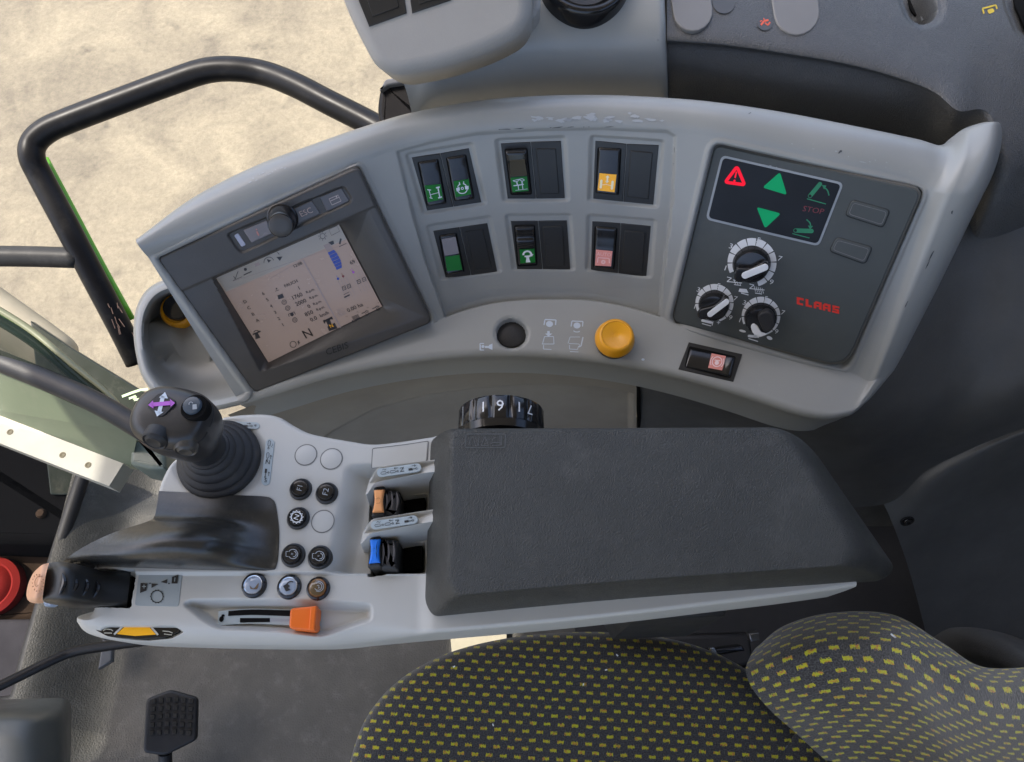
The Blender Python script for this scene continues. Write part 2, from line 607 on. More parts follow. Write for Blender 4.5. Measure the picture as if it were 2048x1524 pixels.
MT = {}
MT['console'] = plastic('console_grey', (0.305, 0.312, 0.300), 0.33, 800, 0.08, 0.035, rv=0.035, dirt=0.08, dirtcol=(0.27, 0.25, 0.21), specks=0.35)
MT['deck'] = plastic('armrest_light_grey', (0.485, 0.485, 0.455), 0.40, 900, 0.05, 0.03, dirt=0.10, dirtcol=(0.42, 0.39, 0.34))
MT['pad'] = leather('armrest_pad_rubber', (0.040, 0.0405, 0.036), 0.50, 620, 0.5, 0.16, 0.25)
MT['thumb'] = leather('thumb_rest_plastic', (0.030, 0.030, 0.028), 0.19, 900, 0.10, 0.12, 0.2)
MT['trim'] = leather('dark_trim', (0.066, 0.068, 0.068), 0.38, 460, 0.42, 0.10, 0.2)
MT['trim2'] = plastic('dark_trim_fine', (0.074, 0.073, 0.069), 0.48, 600, 0.5, 0.14, dirt=0.3, dirtcol=(0.13, 0.125, 0.115))
MT['brown'] = plastic('lower_panel_warm_grey', (0.27, 0.238, 0.190), 0.50, 700, 0.22, 0.10, dirt=0.25, dirtcol=(0.2, 0.175, 0.13))
MT['bezel'] = plastic('terminal_bezel', (0.062, 0.058, 0.054), 0.40, 900, 0.18, 0.06, dirt=0.12, dirtcol=(0.15, 0.14, 0.13))
MT['blk'] = plastic('switch_black', (0.016, 0.0158, 0.015), 0.40, 900, 0.08, 0.10, dirt=0.06, dirtcol=(0.09, 0.085, 0.08))
MT['blkgloss'] = plastic('gloss_black', (0.012, 0.012, 0.013), 0.16, 900, 0.0, 0.08)
MT['blkmatt'] = plastic('matt_black', (0.016, 0.016, 0.017), 0.55, 700, 0.3, 0.15, dirt=0.15, dirtcol=(0.07, 0.065, 0.06))
MT['rubber'] = plastic('boot_rubber', (0.022, 0.022, 0.023), 0.60, 500, 0.4, 0.15, dirt=0.45, dirtcol=(0.075, 0.07, 0.062))
MT['void'] = simple('dark_cavity', (0.006, 0.006, 0.006), 0.8, spec=0.1)
MT['panel'] = plastic('control_panel_grey', (0.060, 0.068, 0.067), 0.5, 900, 0.10, 0.05, dirt=0.05)
MT['disp'] = plastic('display_window', (0.005, 0.005, 0.006), 0.32, 900, 0.0, 0.1, spec=0.25, dirt=0.06, dirtcol=(0.03, 0.03, 0.03))
MT['ink_w'] = simple('print_white', (0.72, 0.74, 0.76), 0.5)
MT['ink_lb'] = simple('print_pale', (0.55, 0.62, 0.70), 0.5)
MT['ink_k'] = simple('print_black', (0.012, 0.012, 0.013), 0.5)
MT['ink_g'] = simple('print_grey', (0.30, 0.33, 0.36), 0.5)
MT['ink_r'] = simple('print_red', (0.72, 0.035, 0.02), 0.45)
MT['ink_y'] = simple('print_yellow', (0.62, 0.46, 0.04), 0.5)
MT['green'] = simple('lens_green', (0.004, 0.15, 0.018), 0.45, spec=0.3)
MT['amber'] = simple('lens_amber', (0.78, 0.37, 0.01), 0.30, emit=(0.8, 0.4, 0.0), estr=0.06)
MT['pink'] = simple('lens_pink', (0.72, 0.27, 0.23), 0.35)
MT['lamp_r'] = simple('lit_red', (0.75, 0.01, 0.03), 0.6, spec=.2, emit=(1.0, 0.005, 0.03), estr=0.16)
MT['lamp_g'] = simple('lit_green', (0.004, 0.26, 0.10), 0.6, spec=.2, emit=(0.0, 0.5, 0.18), estr=0.06)
MT['dim_g'] = simple('dim_green', (0.01, 0.20, 0.085), 0.4)
MT['dim_r'] = simple('dim_red', (0.17, 0.02, 0.025), 0.4)
MT['yellow'] = plastic('pto_yellow', (0.80, 0.36, 0.012), 0.28, 900, 0.0, 0.05, dirt=0.1, dirtcol=(0.5, 0.25, 0.03))
MT['orange'] = plastic('knob_orange', (0.80, 0.15, 0.012), 0.36, 900, 0.05, 0.06, dirt=0.1, dirtcol=(0.4, 0.1, 0.02))
MT['peach'] = plastic('lever_orange', (0.82, 0.36, 0.13), 0.40, 900, 0.05, 0.05)
MT['peach2'] = plastic('lever_pale_orange', (0.78, 0.42, 0.24), 0.40, 900, 0.05, 0.05)
MT['blue'] = plastic('lever_blue', (0.012, 0.19, 0.78), 0.35, 900, 0.05, 0.05)
MT['chrome'] = simple('chrome', (0.75, 0.75, 0.75), 0.15, 1.0)
MT['steel'] = simple('steel', (0.35, 0.35, 0.35), 0.35, 1.0)
MT['capgloss'] = simple('button_cap_gloss', (0.30, 0.36, 0.45), 0.10, coat=0.6)
MT['capamber'] = simple('button_cap_bronze', (0.10, 0.065, 0.03), 0.16, coat=0.6)
MT['label'] = simple('label_grey', (0.36, 0.42, 0.44), 0.5)
MT['sticker'] = simple('sticker_grey', (0.30, 0.345, 0.36), 0.5)
MT['purple'] = simple('print_purple', (0.45, 0.11, 0.55), 0.5)
MT['screen'] = simple('screen_lit', (0.20, 0.155, 0.135), 0.25, emit=(0.50, 0.37, 0.31), estr=0.07)
MT['screen_bar'] = simple('screen_bar_lit', (0.24, 0.22, 0.20), 0.22, emit=(0.45, 0.42, 0.38), estr=0.045)
MT['screen_k'] = simple('screen_dark_pixels', (0.03, 0.025, 0.025), 0.3)
MT['screen_gr'] = simple('screen_grey_pixels', (0.12, 0.10, 0.10), 0.3, emit=(0.3, 0.25, 0.27), estr=0.1)
MT['screen_b'] = simple('screen_blue_pixels', (0.012, 0.03, 0.20), 0.3, emit=(0.02, 0.05, 0.3), estr=0.1)
MT['keycap'] = plastic('key_grey', (0.105, 0.10, 0.105), 0.30, 900, 0.05, 0.08)
MT['keypale'] = plastic('key_pale', (0.22, 0.20, 0.205), 0.25, 900, 0.05, 0.08)
MT['fabric'] = fabric('seat_fabric')
MT['concrete'] = concrete('yard_concrete')
MT['rail'] = plastic('black_enamel', (0.010, 0.010, 0.011), 0.36, 900, 0.0, 0.1, spec=0.14, dirt=0.05)
MT['sill'] = plastic('sill_shade_green', (0.125, 0.150, 0.095), 0.45, 700, 0.1, 0.05, dirt=0.15)  # upright's shade is put into this darker copy of the sill tone
MT['sillpale'] = plastic('sill_pale', (0.42, 0.41, 0.34), 0.5, 700, 0.1, 0.05, dirt=0.15)
MT['dkgreen'] = plastic('dark_green_plate', (0.020, 0.026, 0.018), 0.35, 700, 0.05, 0.1, dirt=0.2)
MT['jet'] = simple('jet_black', (0.006, 0.006, 0.0065), 0.92, spec=.02)
MT['groove'] = simple('groove_grey', (0.17, 0.17, 0.165), 0.6)
MT['lime'] = simple('lime_green', (0.13, 0.42, 0.02), 0.3)
MT['tan'] = plastic('tan_tube', (0.30, 0.26, 0.18), 0.5, 500, 0.1, 0.1, dirt=0.2)
MT['floor'] = leather('floor_mat', (0.068, 0.065, 0.055), 0.55, 240, 0.5, 0.22, 0.5)
MT['redglass'] = simple('lamp_red', (0.28, 0.022, 0.018), 0.5, spec=.15)
MT['headliner'] = plastic('headliner', (0.62, 0.61, 0.58), 0.9, 400, 0.3, 0.05)
MT['pod'] = plastic('pod_grey', (0.34, 0.33, 0.31), 0.55, 450, 0.25, 0.05, dirt=0.1)
MT['brownout'] = plastic('outside_brown', (0.050, 0.034, 0.024), 0.9, 200, 0.3, 0.3, spec=0.03, dirt=0.5, dirtcol=(0.085, 0.062, 0.042))
MT['asphalt_shade'] = plastic('shaded_asphalt', (0.052, 0.050, 0.055), 0.9, 120, 0.5, 0.2, spec=0.03)  # dark tone carries the shade lying on the ground

def glassmat(name, col, alpha):
    m, t, b = newmat(name)
    b.inputs['Base Color'].default_value = (*col, 1)
    b.inputs['Roughness'].default_value = 0.12
    b.inputs['Specular IOR Level'].default_value = 0.15
    b.inputs['Alpha'].default_value = alpha
    return m
MT['tint'] = glassmat('tinted_glass', (0.015, 0.016, 0.018), 0.45)
MT['greenglass'] = glassmat('green_glass', (0.012, 0.018, 0.011), 0.82)

# ================================================================== SETTING
# concrete yard outside, reaches the horizon
GZ = -1.50
m = MB()
n = 40
gx = np.concatenate([np.linspace(-60, -4, 8), np.linspace(-3.6, 3.6, 25), np.linspace(4, 60, 8)])
X, Y = np.meshgrid(gx, gx + 1.0)
m.grid(np.stack([X, Y, np.full_like(X, GZ)], -1))
tag(m.build('ground', MT['concrete'], sharp=0), kind='structure')

# unseen cab roof shading the cab; opening and stepped front edge shaped to aim sunlight
m = MB()
def slab(x0, x1, y0, y1, z0=1.90, z1=1.98):
    box(m, (x0, y0, z0), (x1, y1, z1))
HX0, HX1, HY0, HY1 = -1.245, -1.095, 0.310, 0.380
slab(-1.72, HX0, -0.95, 0.40); slab(-1.48, HX0, 0.40, 0.78); slab(HX1, 0.95, -0.95, 0.78)
slab(HX0, HX1, -0.95, HY0); slab(HX0, HX1, HY1, 0.78)
tag(m.build('cab_roof', MT['headliner'], smooth=False), kind='structure')

# lower cab body: walls below the windows and the rear posts, all out of frame; rear wall raised to block light
m = MB()
box(m, (-0.02, 0.70, -0.35), (1.06, 0.74, 0.74))
box(m, (1.02, -0.90, -0.35), (1.06, 0.699, 1.22))
box(m, (-0.60, -0.94, -0.35), (1.06, -0.90, 0.40))
box(m, (0.62, 0.70, 0.745), (1.06, 0.74, 1.895))
box(m, (0.80, -0.94, 0.405), (1.06, -0.90, 1.895))
tag(m.build('cab_wall', plastic('cab_wall_dark', (0.09, 0.088, 0.082), .6, 300, .2, .1), smooth=False), kind='structure')

# cab floor: one sheet with soft ribs, rising towards the front window
fx = np.linspace(-0.715, 1.02, 190); fy = np.linspace(-0.90, 0.40, 130)
X, Y = np.meshgrid(fx, fy)
Z = np.zeros_like(X)
Z += 0.085 * ss(-0.60, -0.715, X) ** 1.4
Z += 0.035 * ss(-0.02, -0.10, Y) * ss(-0.30, -0.52, X)          # raised pedal plinth
Z += 0.022 * ss(0.16, 0.20, Y) * ss(0.36, 0.32, Y) * ss(-0.66, -0.60, X) * ss(-0.38, -0.46, X)
Z += 0.014 * np.exp(-((Y - 0.245) / 0.012) ** 2) * ss(-0.66, -0.60, X) * ss(-0.40, -0.46, X)
Z += 0.26 * ss(0.28, 0.40, Y) ** 1.5 * ss(-0.35, -0.20, X)
m = MB().grid(np.stack([X, Y, Z], -1))
tag(m.build('floor', MT['floor'], sharp=0), kind='structure')

# ------------------------------------------------------------------ console shell geometry (shared by several things)
BAND = Frame((0, 0.305, 0.64), (0, -math.sin(math.radians(8)), math.cos(math.radians(8))))
def nrm(az, tilt):
    a, t = math.radians(az), math.radians(tilt)
    return np.array([math.sin(t) * math.sin(a), -math.sin(t) * math.cos(a), math.cos(t)])
COLS = [  # lower edge, crease, top of the face, outer silhouette, azimuth, tilt
 ((478, 806), (474, 797), (296, 514), (274, 478), 16, 53),
 ((560, 781), (560, 766), (400, 464), (385, 396), 16, 53),
 ((660, 751), (655, 729), (520, 408), (510, 332), 16, 53),
 ((760, 730), (760, 688), (640, 357), (630, 287), 14, 53),
 ((850, 717), (845, 655), (730, 320), (725, 254), 8, 54),
 ((930, 710), (915, 624), (830, 289), (820, 226), 2, 55),
 ((1010, 708), (1000, 603), (950, 267), (945, 203), 0, 56),
 ((1100, 711), (1100, 597), (1075, 256), (1072, 192), -2, 56),
 ((1200, 721), (1205, 602), (1205, 254), (1205, 190), -6, 56),
 ((1300, 738), (1315, 630), (1340, 262), (1340, 196), -12, 56),
 ((1400, 763), (1390, 664), (1440, 275), (1445, 206), -18, 56),
 ((1500, 793), (1500, 697), (1560, 300), (1570, 225), -20, 56),
 ((1590, 823), (1610, 726), (1700, 331), (1720, 254), -20, 56),
 ((1650, 834), (1700, 745), (1820, 362), (1830, 277), -20, 56),
 ((1695, 829), (1735, 762), (1862, 380), (1893, 291), -20, 56),
]
A_l, A_c, A_f, A_o = [], [], [], []
CN = []
for lo, crs, ft, ou, az, ti in COLS:
    pl, pc = BAND.pw(*lo), BAND.pw(*crs)
    nn = nrm(az, ti); CN.append(nn)
    pf = Frame(pc, nn).pw(*ft)
    A_l.append(pl); A_c.append(pc); A_f.append(pf); A_o.append(W(*ou, pf[2] + 0.006))
A_l, A_c, A_f, A_o = map(np.array, (A_l, A_c, A_f, A_o))
zf, zo = A_f[-1][2], A_o[-1][2]
def addcol(l, c, f, o, zl, zc, zft, zou):
    global A_l, A_c, A_f, A_o
    A_l = np.vstack([A_l, W(*l, zl)]); A_c = np.vstack([A_c, W(*c, zc)])
    A_f = np.vstack([A_f, W(*f, zft)]); A_o = np.vstack([A_o, W(*o, zou)])
zl, zc = A_l[-1][2], A_c[-1][2]
addcol((1716, 819), (1757, 757), (1906, 388), (1940, 258), zl, zc + .004, zf + .006, zo + .012)
addcol((1737, 800), (1786, 742), (1958, 388), (1994, 244), zl - .004, zc - .004, zf + .000, zo + .016)
addcol((1742, 798), (1796, 738), (1968, 386), (2004, 262), zl - .03, zc - .04, zf - .045, zo - .03)

NS = 560
Sl, Sc, Sf, So = cr(A_l, NS), cr(A_c, NS), cr(A_f, NS), cr(A_o, NS)
nb, nf, nl = 46, 150, 26
rows, kind = [], []
drop = np.array([0, 0.006, 0])
rows += [Sl + [0, .010, -.060], Sl + [0, .004, -.022], Sl + [0, .0005, -.007]]; kind += [0] * 3
for t in np.linspace(0, 1, nb, endpoint=False):
    P = Sl * (1 - t) + Sc * t
    d = np.linalg.norm(P - Sl, axis=1); r = .006
    dz = np.where(d < r, r - np.sqrt(np.maximum(r * r - (r - np.minimum(d, r)) ** 2, 0)), 0)
    P = P.copy(); P[:, 2] -= dz
    rows.append(P); kind.append(1)
for t in np.linspace(0, 1, nf, endpoint=False):
    rows.append(Sc * (1 - t) + Sf * t); kind.append(2)
for t in np.linspace(0, 1, nl):
    P = Sf * (1 - t) + So * t
    P = P + np.array([0, -.25, .97]) * (0.008 * math.sin(math.pi * t) ** 0.8) if 0 < t < 1 else P
    rows.append(P); kind.append(3)
rows += [So + [0, .006, -.006], So + [0, .010, -.018], So + [0, .010, -.10]]; kind += [4] * 3
SH = np.array(rows); KD = np.array(kind)
SU, SV = proj(SH)
SNRM = normals(SH)
if SNRM[100, 200][2] < 0: SNRM = -SNRM

FACE = np.where(KD == 2)[0]
def facept(u, v):
    d = (SU[FACE] - u) ** 2 + (SV[FACE] - v) ** 2
    i = np.unravel_index(np.argmin(d), d.shape)
    return SH[FACE][i], SNRM[FACE][i]

MON = [(313, 516), (716, 333), (866, 645), (508, 787)]
PAN = [(1428, 287), (1847, 380), (1692, 738), (1341, 645)]
REC = [(794, 303), (860, 285), (950, 268), (1075, 259), (1205, 257), (1335, 263), (1351, 272), (1346, 400), (1326, 560), (1312, 720),
       (915, 720), (893, 640), (850, 520), (818, 400)]
PAIRS = [
 dict(A=[(823, 315), (880, 307), (907, 414), (854, 422)], B=[(880.5, 307), (938, 296), (963, 405), (907.5, 414)],
      ra=[(837, 326), (875, 320), (891, 405), (855, 410)], la=[(849, 371), (881, 368), (886, 398), (855, 404)],
      rb=[(894, 317), (931, 311), (947, 396), (910, 400)], lb=[(907, 362), (937, 358), (942, 388), (911, 394)]),
 dict(A=[(1001, 287), (1061, 284), (1072, 398), (1015, 398)], B=[(1061.5, 284), (1122, 282), (1130, 397), (1072.5, 398)],
      ra=[(1011, 300), (1053, 298), (1062, 387), (1023, 388)], la=[(1021, 355), (1054, 352), (1057, 381), (1025, 384)],
      bl=[(1071, 297), (1112, 297), (1119, 388), (1081, 388)]),
 dict(A=[(1190, 281), (1253, 288), (1246, 404), (1186, 398)], B=[(1253.5, 288), (1318, 290), (1307, 410), (1246.5, 404)],
      ra=[(1197, 297), (1241, 299), (1236, 388), (1193, 384)], la=[(1199, 346), (1233, 349), (1229, 384), (1195, 380)],
      bl=[(1261, 301), (1306, 305), (1297, 399), (1254, 394)]),
 dict(A=[(866, 462), (919, 455), (942, 551), (891, 557)], B=[(919.5, 455), (975, 446), (995, 544), (942.5, 551)],
      ra=[(880, 473), (912, 468), (927, 542), (893, 548)], la=[(890, 513), (921, 509), (925, 539), (894, 542)],
      bl=[(930, 463), (966, 458), (984, 535), (950, 540)]),
 dict(A=[(1021, 442), (1076, 442), (1085, 539), (1034, 539)], B=[(1076.5, 442), (1134, 441), (1141, 540), (1085.5, 539)],
      ra=[(1030, 453), (1068, 452), (1073, 529), (1037, 531)], la=[(1039, 499), (1069, 497), (1071, 524), (1041, 526)],
      bl=[(1085, 453), (1126, 452), (1130, 532), (1093, 532)]),
 dict(A=[(1184, 442), (1241, 447), (1236, 547), (1181, 541)], B=[(1241.5, 447), (1302, 452), (1293, 555), (1236.5, 547)],
      ra=[(1191, 455), (1233, 458), (1227, 537), (1188, 533)], la=[(1192, 499), (1225, 502), (1222, 532), (1187, 530)],
      bl=[(1249, 461), (1291, 465), (1285, 548), (1243, 543)]),
]
def recdepth(v):
    return 0.0015 + 0.0085 * np.clip((v - 285) / 300, 0, 1)

D = np.zeros_like(SU)
face = (KD == 2)[:, None] & np.ones_like(SU, bool)
sd = sdf(SU, SV, REC)
D -= np.where(face, recdepth(SV) * ss(2, -4, sd), 0)
for p in PAIRS:
    q = np.array([p['A'][0], p['B'][1], p['B'][2], p['A'][3]], float)
    c = q.mean(0)
    q = rpoly(inset(q, -9), 7, 4)
    D -= np.where(face, 0.0018 * ss(1.5, -3.5, sdf(SU, SV, q)), 0)
sm = sdf(SU, SV, rpoly(MON, 8))
D -= np.where((KD == 2)[:, None] | (KD == 1)[:, None], 0.016 * ss(0, -7, sm), 0)
D += np.where(face, 0.0010 * ss(13, 8, sm) * ss(1, 4, sm), 0)
sp = sdf(SU, SV, rpoly(PAN, 18))
D -= np.where(face, 0.008 * ss(2, -2.5, sp), 0)
D += np.where(face, 0.0012 * ss(16, 9, sp) * ss(1, 5, sp), 0)
# hole in the front band
hole = np.hypot(SU - 1023, (SV - 666) * 1.04)
D -= np.where((KD == 1)[:, None], 0.010 * ss(31, 28.5, hole), 0)
D -= np.where((KD == 1)[:, None], 0.0012 * ss(37, 33, hole), 0)
SHD = SH + SNRM * D[..., None]

console = empty('side_console', BAND.pw(1100, 690), 'arched grey side console with terminal, rocker switches and control panel', 'console')
MB().grid(SHD).build('shell', MT['console'], console, sharp=55)

# lower storage tray at the front end of the console
ctr = np.array([388., 690.])
OUT = np.array([(345, 556), (300, 574), (275, 610), (267, 655), (272, 710), (288, 760), (325, 800), (390, 822), (460, 815), (508, 790), (505, 700), (455, 610), (400, 562)], float)
OUTP = cr(OUT, 120, closed=True)
R = []
for s_, z_ in [(0.985, .56), (1.0, .615), (0.995, .628), (0.97, .636), (0.93, .638), (0.87, .637), (0.83, .633), (0.79, .618), (0.74, .598), (0.66, .586), (0.55, .582), (0.3, .580)]:
    q = ctr + (OUTP - ctr) * s_
    R.append(W(q[:, 0], q[:, 1], z_ + 0 * q[:, 0]))
R = np.array(R)
bu, bv = proj(R)
for k in range(7, 12):          # a shelf step inside the tray
    R[k][:, 2] += 0.016 * ss(632, 662, bv[k]) * ss(720, 700, bv[k]) * (0.75 if k < 10 else 1)
MB().rings(R).build('storage_tray', MT['console'], console, sharp=60)
TR = Frame(W(360, 622, .60), (0.05, -0.35, .93))
sock = lathe('power_socket', TR, 358, 622, 0, [(.017, -.01), (.017, .004), (.0155, .0065), (.013, .0070), (.012, .0060)], MT['yellow'], console)
lathe('socket_cap', TR, 358, 618, .004, [(.0125, .003), (.0125, .012), (.0115, .0145), (.009, .0152)], MT['blkgloss'], sock)

# ------------------------------------------------------------------ rocker switches
class Quad:
    """bilinear patch with px corners; pw() maps unit coordinates to the world"""
    def __init__(s, C, n): s.C, s.n = np.asarray(C, float), n
    def pw(s, u, v, h=0.0):
        u = np.asarray(u, float)[..., None]; v = np.asarray(v, float)[..., None]
        a, b, c, d = s.C
        return a * (1 - u) * (1 - v) + b * u * (1 - v) + c * u * v + d * (1 - u) * v + s.n * h

def rocker(name, fr, q, h0, prof, mat, parent):
    """rocker cap over pixel corners q, prof = (t, height) from its top to its bottom end"""
    q = np.array(q, float)
    L = fr.loc(q[:, 0], q[:, 1], h0 + .003)[:, :2]
    tt = np.array([p[0] for p in prof]); hh = np.array([p[1] for p in prof])
    T = np.concatenate([[0, 0, .012], np.linspace(.04, .96, 24), [.988, 1, 1]])
    H = np.interp(np.clip(T, 0.02, .98), tt, hh)
    H[0] = H[-1] = -.003; H[1] -= .0012; H[-2] -= .0012; H[2] -= .0004; H[-3] -= .0004
    S = np.array([0, 0, .03, .10, .90, .97, 1, 1])
    dS = np.array([-9, -.0012, -.0004, 0, 0, -.0004, -.0012, -9])
    G = np.zeros((len(T), len(S), 3))
    for i, t in enumerate(T):
        for j, s_ in enumerate(S):
            xy = (L[0] * (1 - s_) + L[1] * s_) * (1 - t) + (L[3] * (1 - s_) + L[2] * s_) * t
            h = -.003 if dS[j] < -1 else H[i] + dS[j]
            G[i, j] = (*xy, h0 + h)
    o = MB().grid(fr.w(G)).build(name, mat, parent, sharp=45)
    def at(s_, t):
        xy = (L[0] * (1 - s_) + L[1] * s_) * (1 - t) + (L[3] * (1 - s_) + L[2] * s_) * t
        return fr.w(np.array([*xy, h0 + np.interp(t, tt, hh)]))
    def solve(u, v):
        s_, t = .5, .7
        for _ in range(30):
            f = np.array(proj(at(s_, t))) - (u, v)
            e = 1e-4
            J = np.stack([(np.array(proj(at(s_ + e, t))) - (u, v) - f) / e, (np.array(proj(at(s_, t + e))) - (u, v) - f) / e], 1)
            ds = np.linalg.solve(J, -f); s_ += ds[0]; t += ds[1]
        return np.clip(s_, .06, .94), np.clip(t, .05, .955)
    return o, at, solve

def lens(at, solve, q, fr, mat, parent, name='lens'):
    C = np.array([at(*solve(*p)) for p in q]) + fr.n * .0005
    nn = np.cross(C[1] - C[0], C[3] - C[0]); nn = unit(nn); nn = nn if nn @ fr.n > 0 else -nn
    Q = Quad(C, nn)
    E = np.array([(0, 0), (1, 0), (1, 1), (0, 1)], float)
    top = Q.pw(E[:, 0], E[:, 1], .0003); bot = Q.pw(E[:, 0], E[:, 1], -.0012)
    MB().rings([bot, top]).build(name, mat, parent, smooth=False)
    return Quad(C, nn)

PROF_STD = [(0, .0012), (.25, .0018), (.5, .0030), (.98, .0066), (1, .0064)]
PROF_NOTCH = [(0, .0075), (.03, .0082), (.20, .0078), (.24, .0040), (.30, .0030), (.6, .0022), (.64, .0024), (1, .0034)]
PROF_SLIDE = [(0, .0050), (.03, .0056), (.14, .0050), (.18, .0030), (.30, .0026), (.34, .0042), (.46, .0042), (.50, .0026), (1, .0030)]
profs = {1: PROF_NOTCH, 4: PROF_SLIDE}
def recpt(cu, cv):
    F_ = FACE; q = []
    for du, dv in ((0, 0), (-45, 0), (45, 0), (0, -45), (0, 45)):
        d = (SU[F_] - cu - du) ** 2 + (SV[F_] - cv - dv) ** 2
        q.append(SHD[F_][np.unravel_index(np.argmin(d), d.shape)])
    n_ = np.cross(q[2] - q[1], q[3] - q[4])
    return np.mean(q, 0), n_ if n_[2] > 0 else -n_
sw_quads = {}
for i, p in enumerate(PAIRS):
    cu, cv = np.mean([p['A'][0], p['B'][1], p['B'][2], p['A'][3]], 0)
    P0, n0 = recpt(cu, cv)
    e = Frame(P0, n0)
    a, b = e.pw(*p['A'][0]), e.pw(*p['A'][1])
    fr = Frame(P0, n0, b - a)
    hb = .0010
    for key in 'AB':
        nm = 'rocker_switch' if (key == 'A' or 'rb' in p) else 'switch_blank'
        o = plate(nm, fr, inset(np.array(p[key], float), .35), hb - .010, hb, MT['blk'], console, bev=.0005)
        if nm == 'rocker_switch':
            rk, ln = (p['ra'], p['la']) if key == 'A' else (p['rb'], p['lb'])
            # dark well round the rocker
            plate('well', fr, rpoly(inset(np.array(rk, float), -2.2), 4), hb - .001, hb + .00025, MT['void'], o, bev=0)
            ro, at, sv = rocker('rocker', fr, rk, hb + .0004, profs.get(i, PROF_STD) if key == 'A' else PROF_STD, MT['blkgloss'], o)
            lm = MT['amber'] if i == 2 else MT['pink'] if i == 5 else MT['green']
            sw_quads[(i, key)] = (lens(at, sv, ln, fr, lm, o), o)
            if i == 3:     # scuffed pale upper half
                lens(at, sv, [(882, 478), (911, 473), (919, 506), (889, 511)], fr, MT['keypale'], o, 'worn_face')
            if i == 1:
                lens(at, sv, [(1019, 321), (1049, 319), (1054, 350), (1021, 353)], fr, plastic('worn_bronze', (0.075, 0.065, 0.045), .4), o, 'worn_face')
        else:
            q = rpoly(np.array(p['bl'], float), 3, 4)
            I = Ink(fr, hb + .0003)
            plate('recess_rim', fr, q, hb - .001, hb + .0006, MT['blk'], o, bev=.0005)
            plate('recess_face', fr, inset(q, 1.6), hb - .001, hb + .0009, MT['blk'], o, bev=.0002)

def lensink(k, draw, mat=None, name='symbol'):
    Q, o = sw_quads[k]
    I = Ink(Q, .0006); draw(I); I.build(name, mat or MT['ink_lb'], o)
lensink((0, 'A'), lambda I: I.seg([(.12, .25), (.35, .3)], .06).seg([(.22, .28), (.26, .75)], .05).seg([(.25, .58), (.5, .55), (.78, .52)], .04)
        .seg([(.68, .2), (.92, .17)], .09).seg([(.80, .2), (.82, .85)], .07).seg([(.70, .86), (.95, .83)], .09).seg([(.16, .75), (.34, .82)], .05))
lensink((0, 'B'), lambda I: I.arc(.5, .52, .33, 200, 340, .06).arc(.5, .55, .33, 30, 75, .06).arc(.5, .55, .33, 105, 150, .06)
        .seg([(.36, .1), (.38, .25)], .06).seg([(.66, .1), (.62, .25)], .06).fill([(.10, .45), (.32, .40), (.34, .62), (.12, .66)]).fill([(.68, .40), (.92, .42), (.90, .64), (.68, .62)])
        .ring(.5, .52, .07, .05))
lensink((1, 'A'), lambda I: I.seg([(.12, .2), (.28, .3), (.44, .25), (.5, .15), (.66, .3), (.82, .24), (.7, .12), (.12, .2)], .045).seg([(.34, .3), (.36, .5)], .07)
        .seg([(.66, .3), (.66, .5)], .07).seg([(.12, .55), (.75, .52)], .07).seg([(.4, .55), (.4, .85)], .05).seg([(.66, .55), (.66, .85)], .05).seg([(.2, .88), (.95, .86)], .03))
lensink((2, 'A'), lambda I: I.fill(pill(.16, .42, .16, .80, .07)).fill(pill(.82, .42, .82, .80, .07)).seg([(.2, .66), (.48, .60), (.8, .66)], .03)
        .seg([(.5, .2), (.5, .4)], .10).fill([(.38, .2), (.5, .06), (.62, .2)]).fill([(.38, .40), (.62, .40), (.5, .54)]), simple('print_cream', (.85, .78, .55), .5))
lensink((4, 'A'), lambda I: I.arc(.5, .40, .27, 0, 180, .13).fill([(.64, .40), (.92, .36), (.80, .55)]).seg([(.30, .50), (.72, .50)], .12).seg([(.51, .48), (.51, .74)], .20)
        .fill([(.36, .95), (.40, .74), (.62, .74), (.68, .95)]), MT['ink_w'])
lensink((5, 'A'), lambda I: I.text('AUTO', .5, .24, .22, 0, 1.0).seg([(.14, .80), (.16, .48), (.84, .48), (.88, .80)], .06).ring(.5, .74, .09, .10), simple('print_rose', (.85, .52, .50), .5))

# flat rocker on the front band
fr = Frame(BAND.pw(1420, 722), BAND.n, BAND.pw(1484, 708) - BAND.pw(1378, 684))
o = plate('rocker_switch', fr, [(1378, 684), (1485, 708), (1467, 763), (1357, 738)], -.006, .0010, MT['blk'], console, bev=.0006)
plate('well', fr, rpoly([(1378.5, 692), (1472, 713), (1462, 756), (1369, 734)], 4), 0, .0013, MT['void'], o, bev=0)
ro, at, sv = rocker('rocker', fr, [(1471, 714.5), (1461, 753), (1372, 732), (1381, 695)], .0014, [(0, .0042), (.1, .0046), (.18, .0030), (.5, .0022), (1, .0010)], MT['blkgloss'], o)
sw_quads[(9, 'A')] = (lens(at, sv, [(1423, 707), (1452, 711), (1444, 741), (1416, 736)], fr, MT['pink'], o), o)
lensink((9, 'A'), lambda I: I.ring(.5, .5, .33, .06).arc(.5, .5, .46, -40, 40, .05).arc(.5, .5, .46, 140, 220, .05).seg([(.3, .42), (.7, .40)], .06).fill(ell(.5, .58, .15, .15, 12)), simple('print_rose2', (.88, .68, .68), .5))

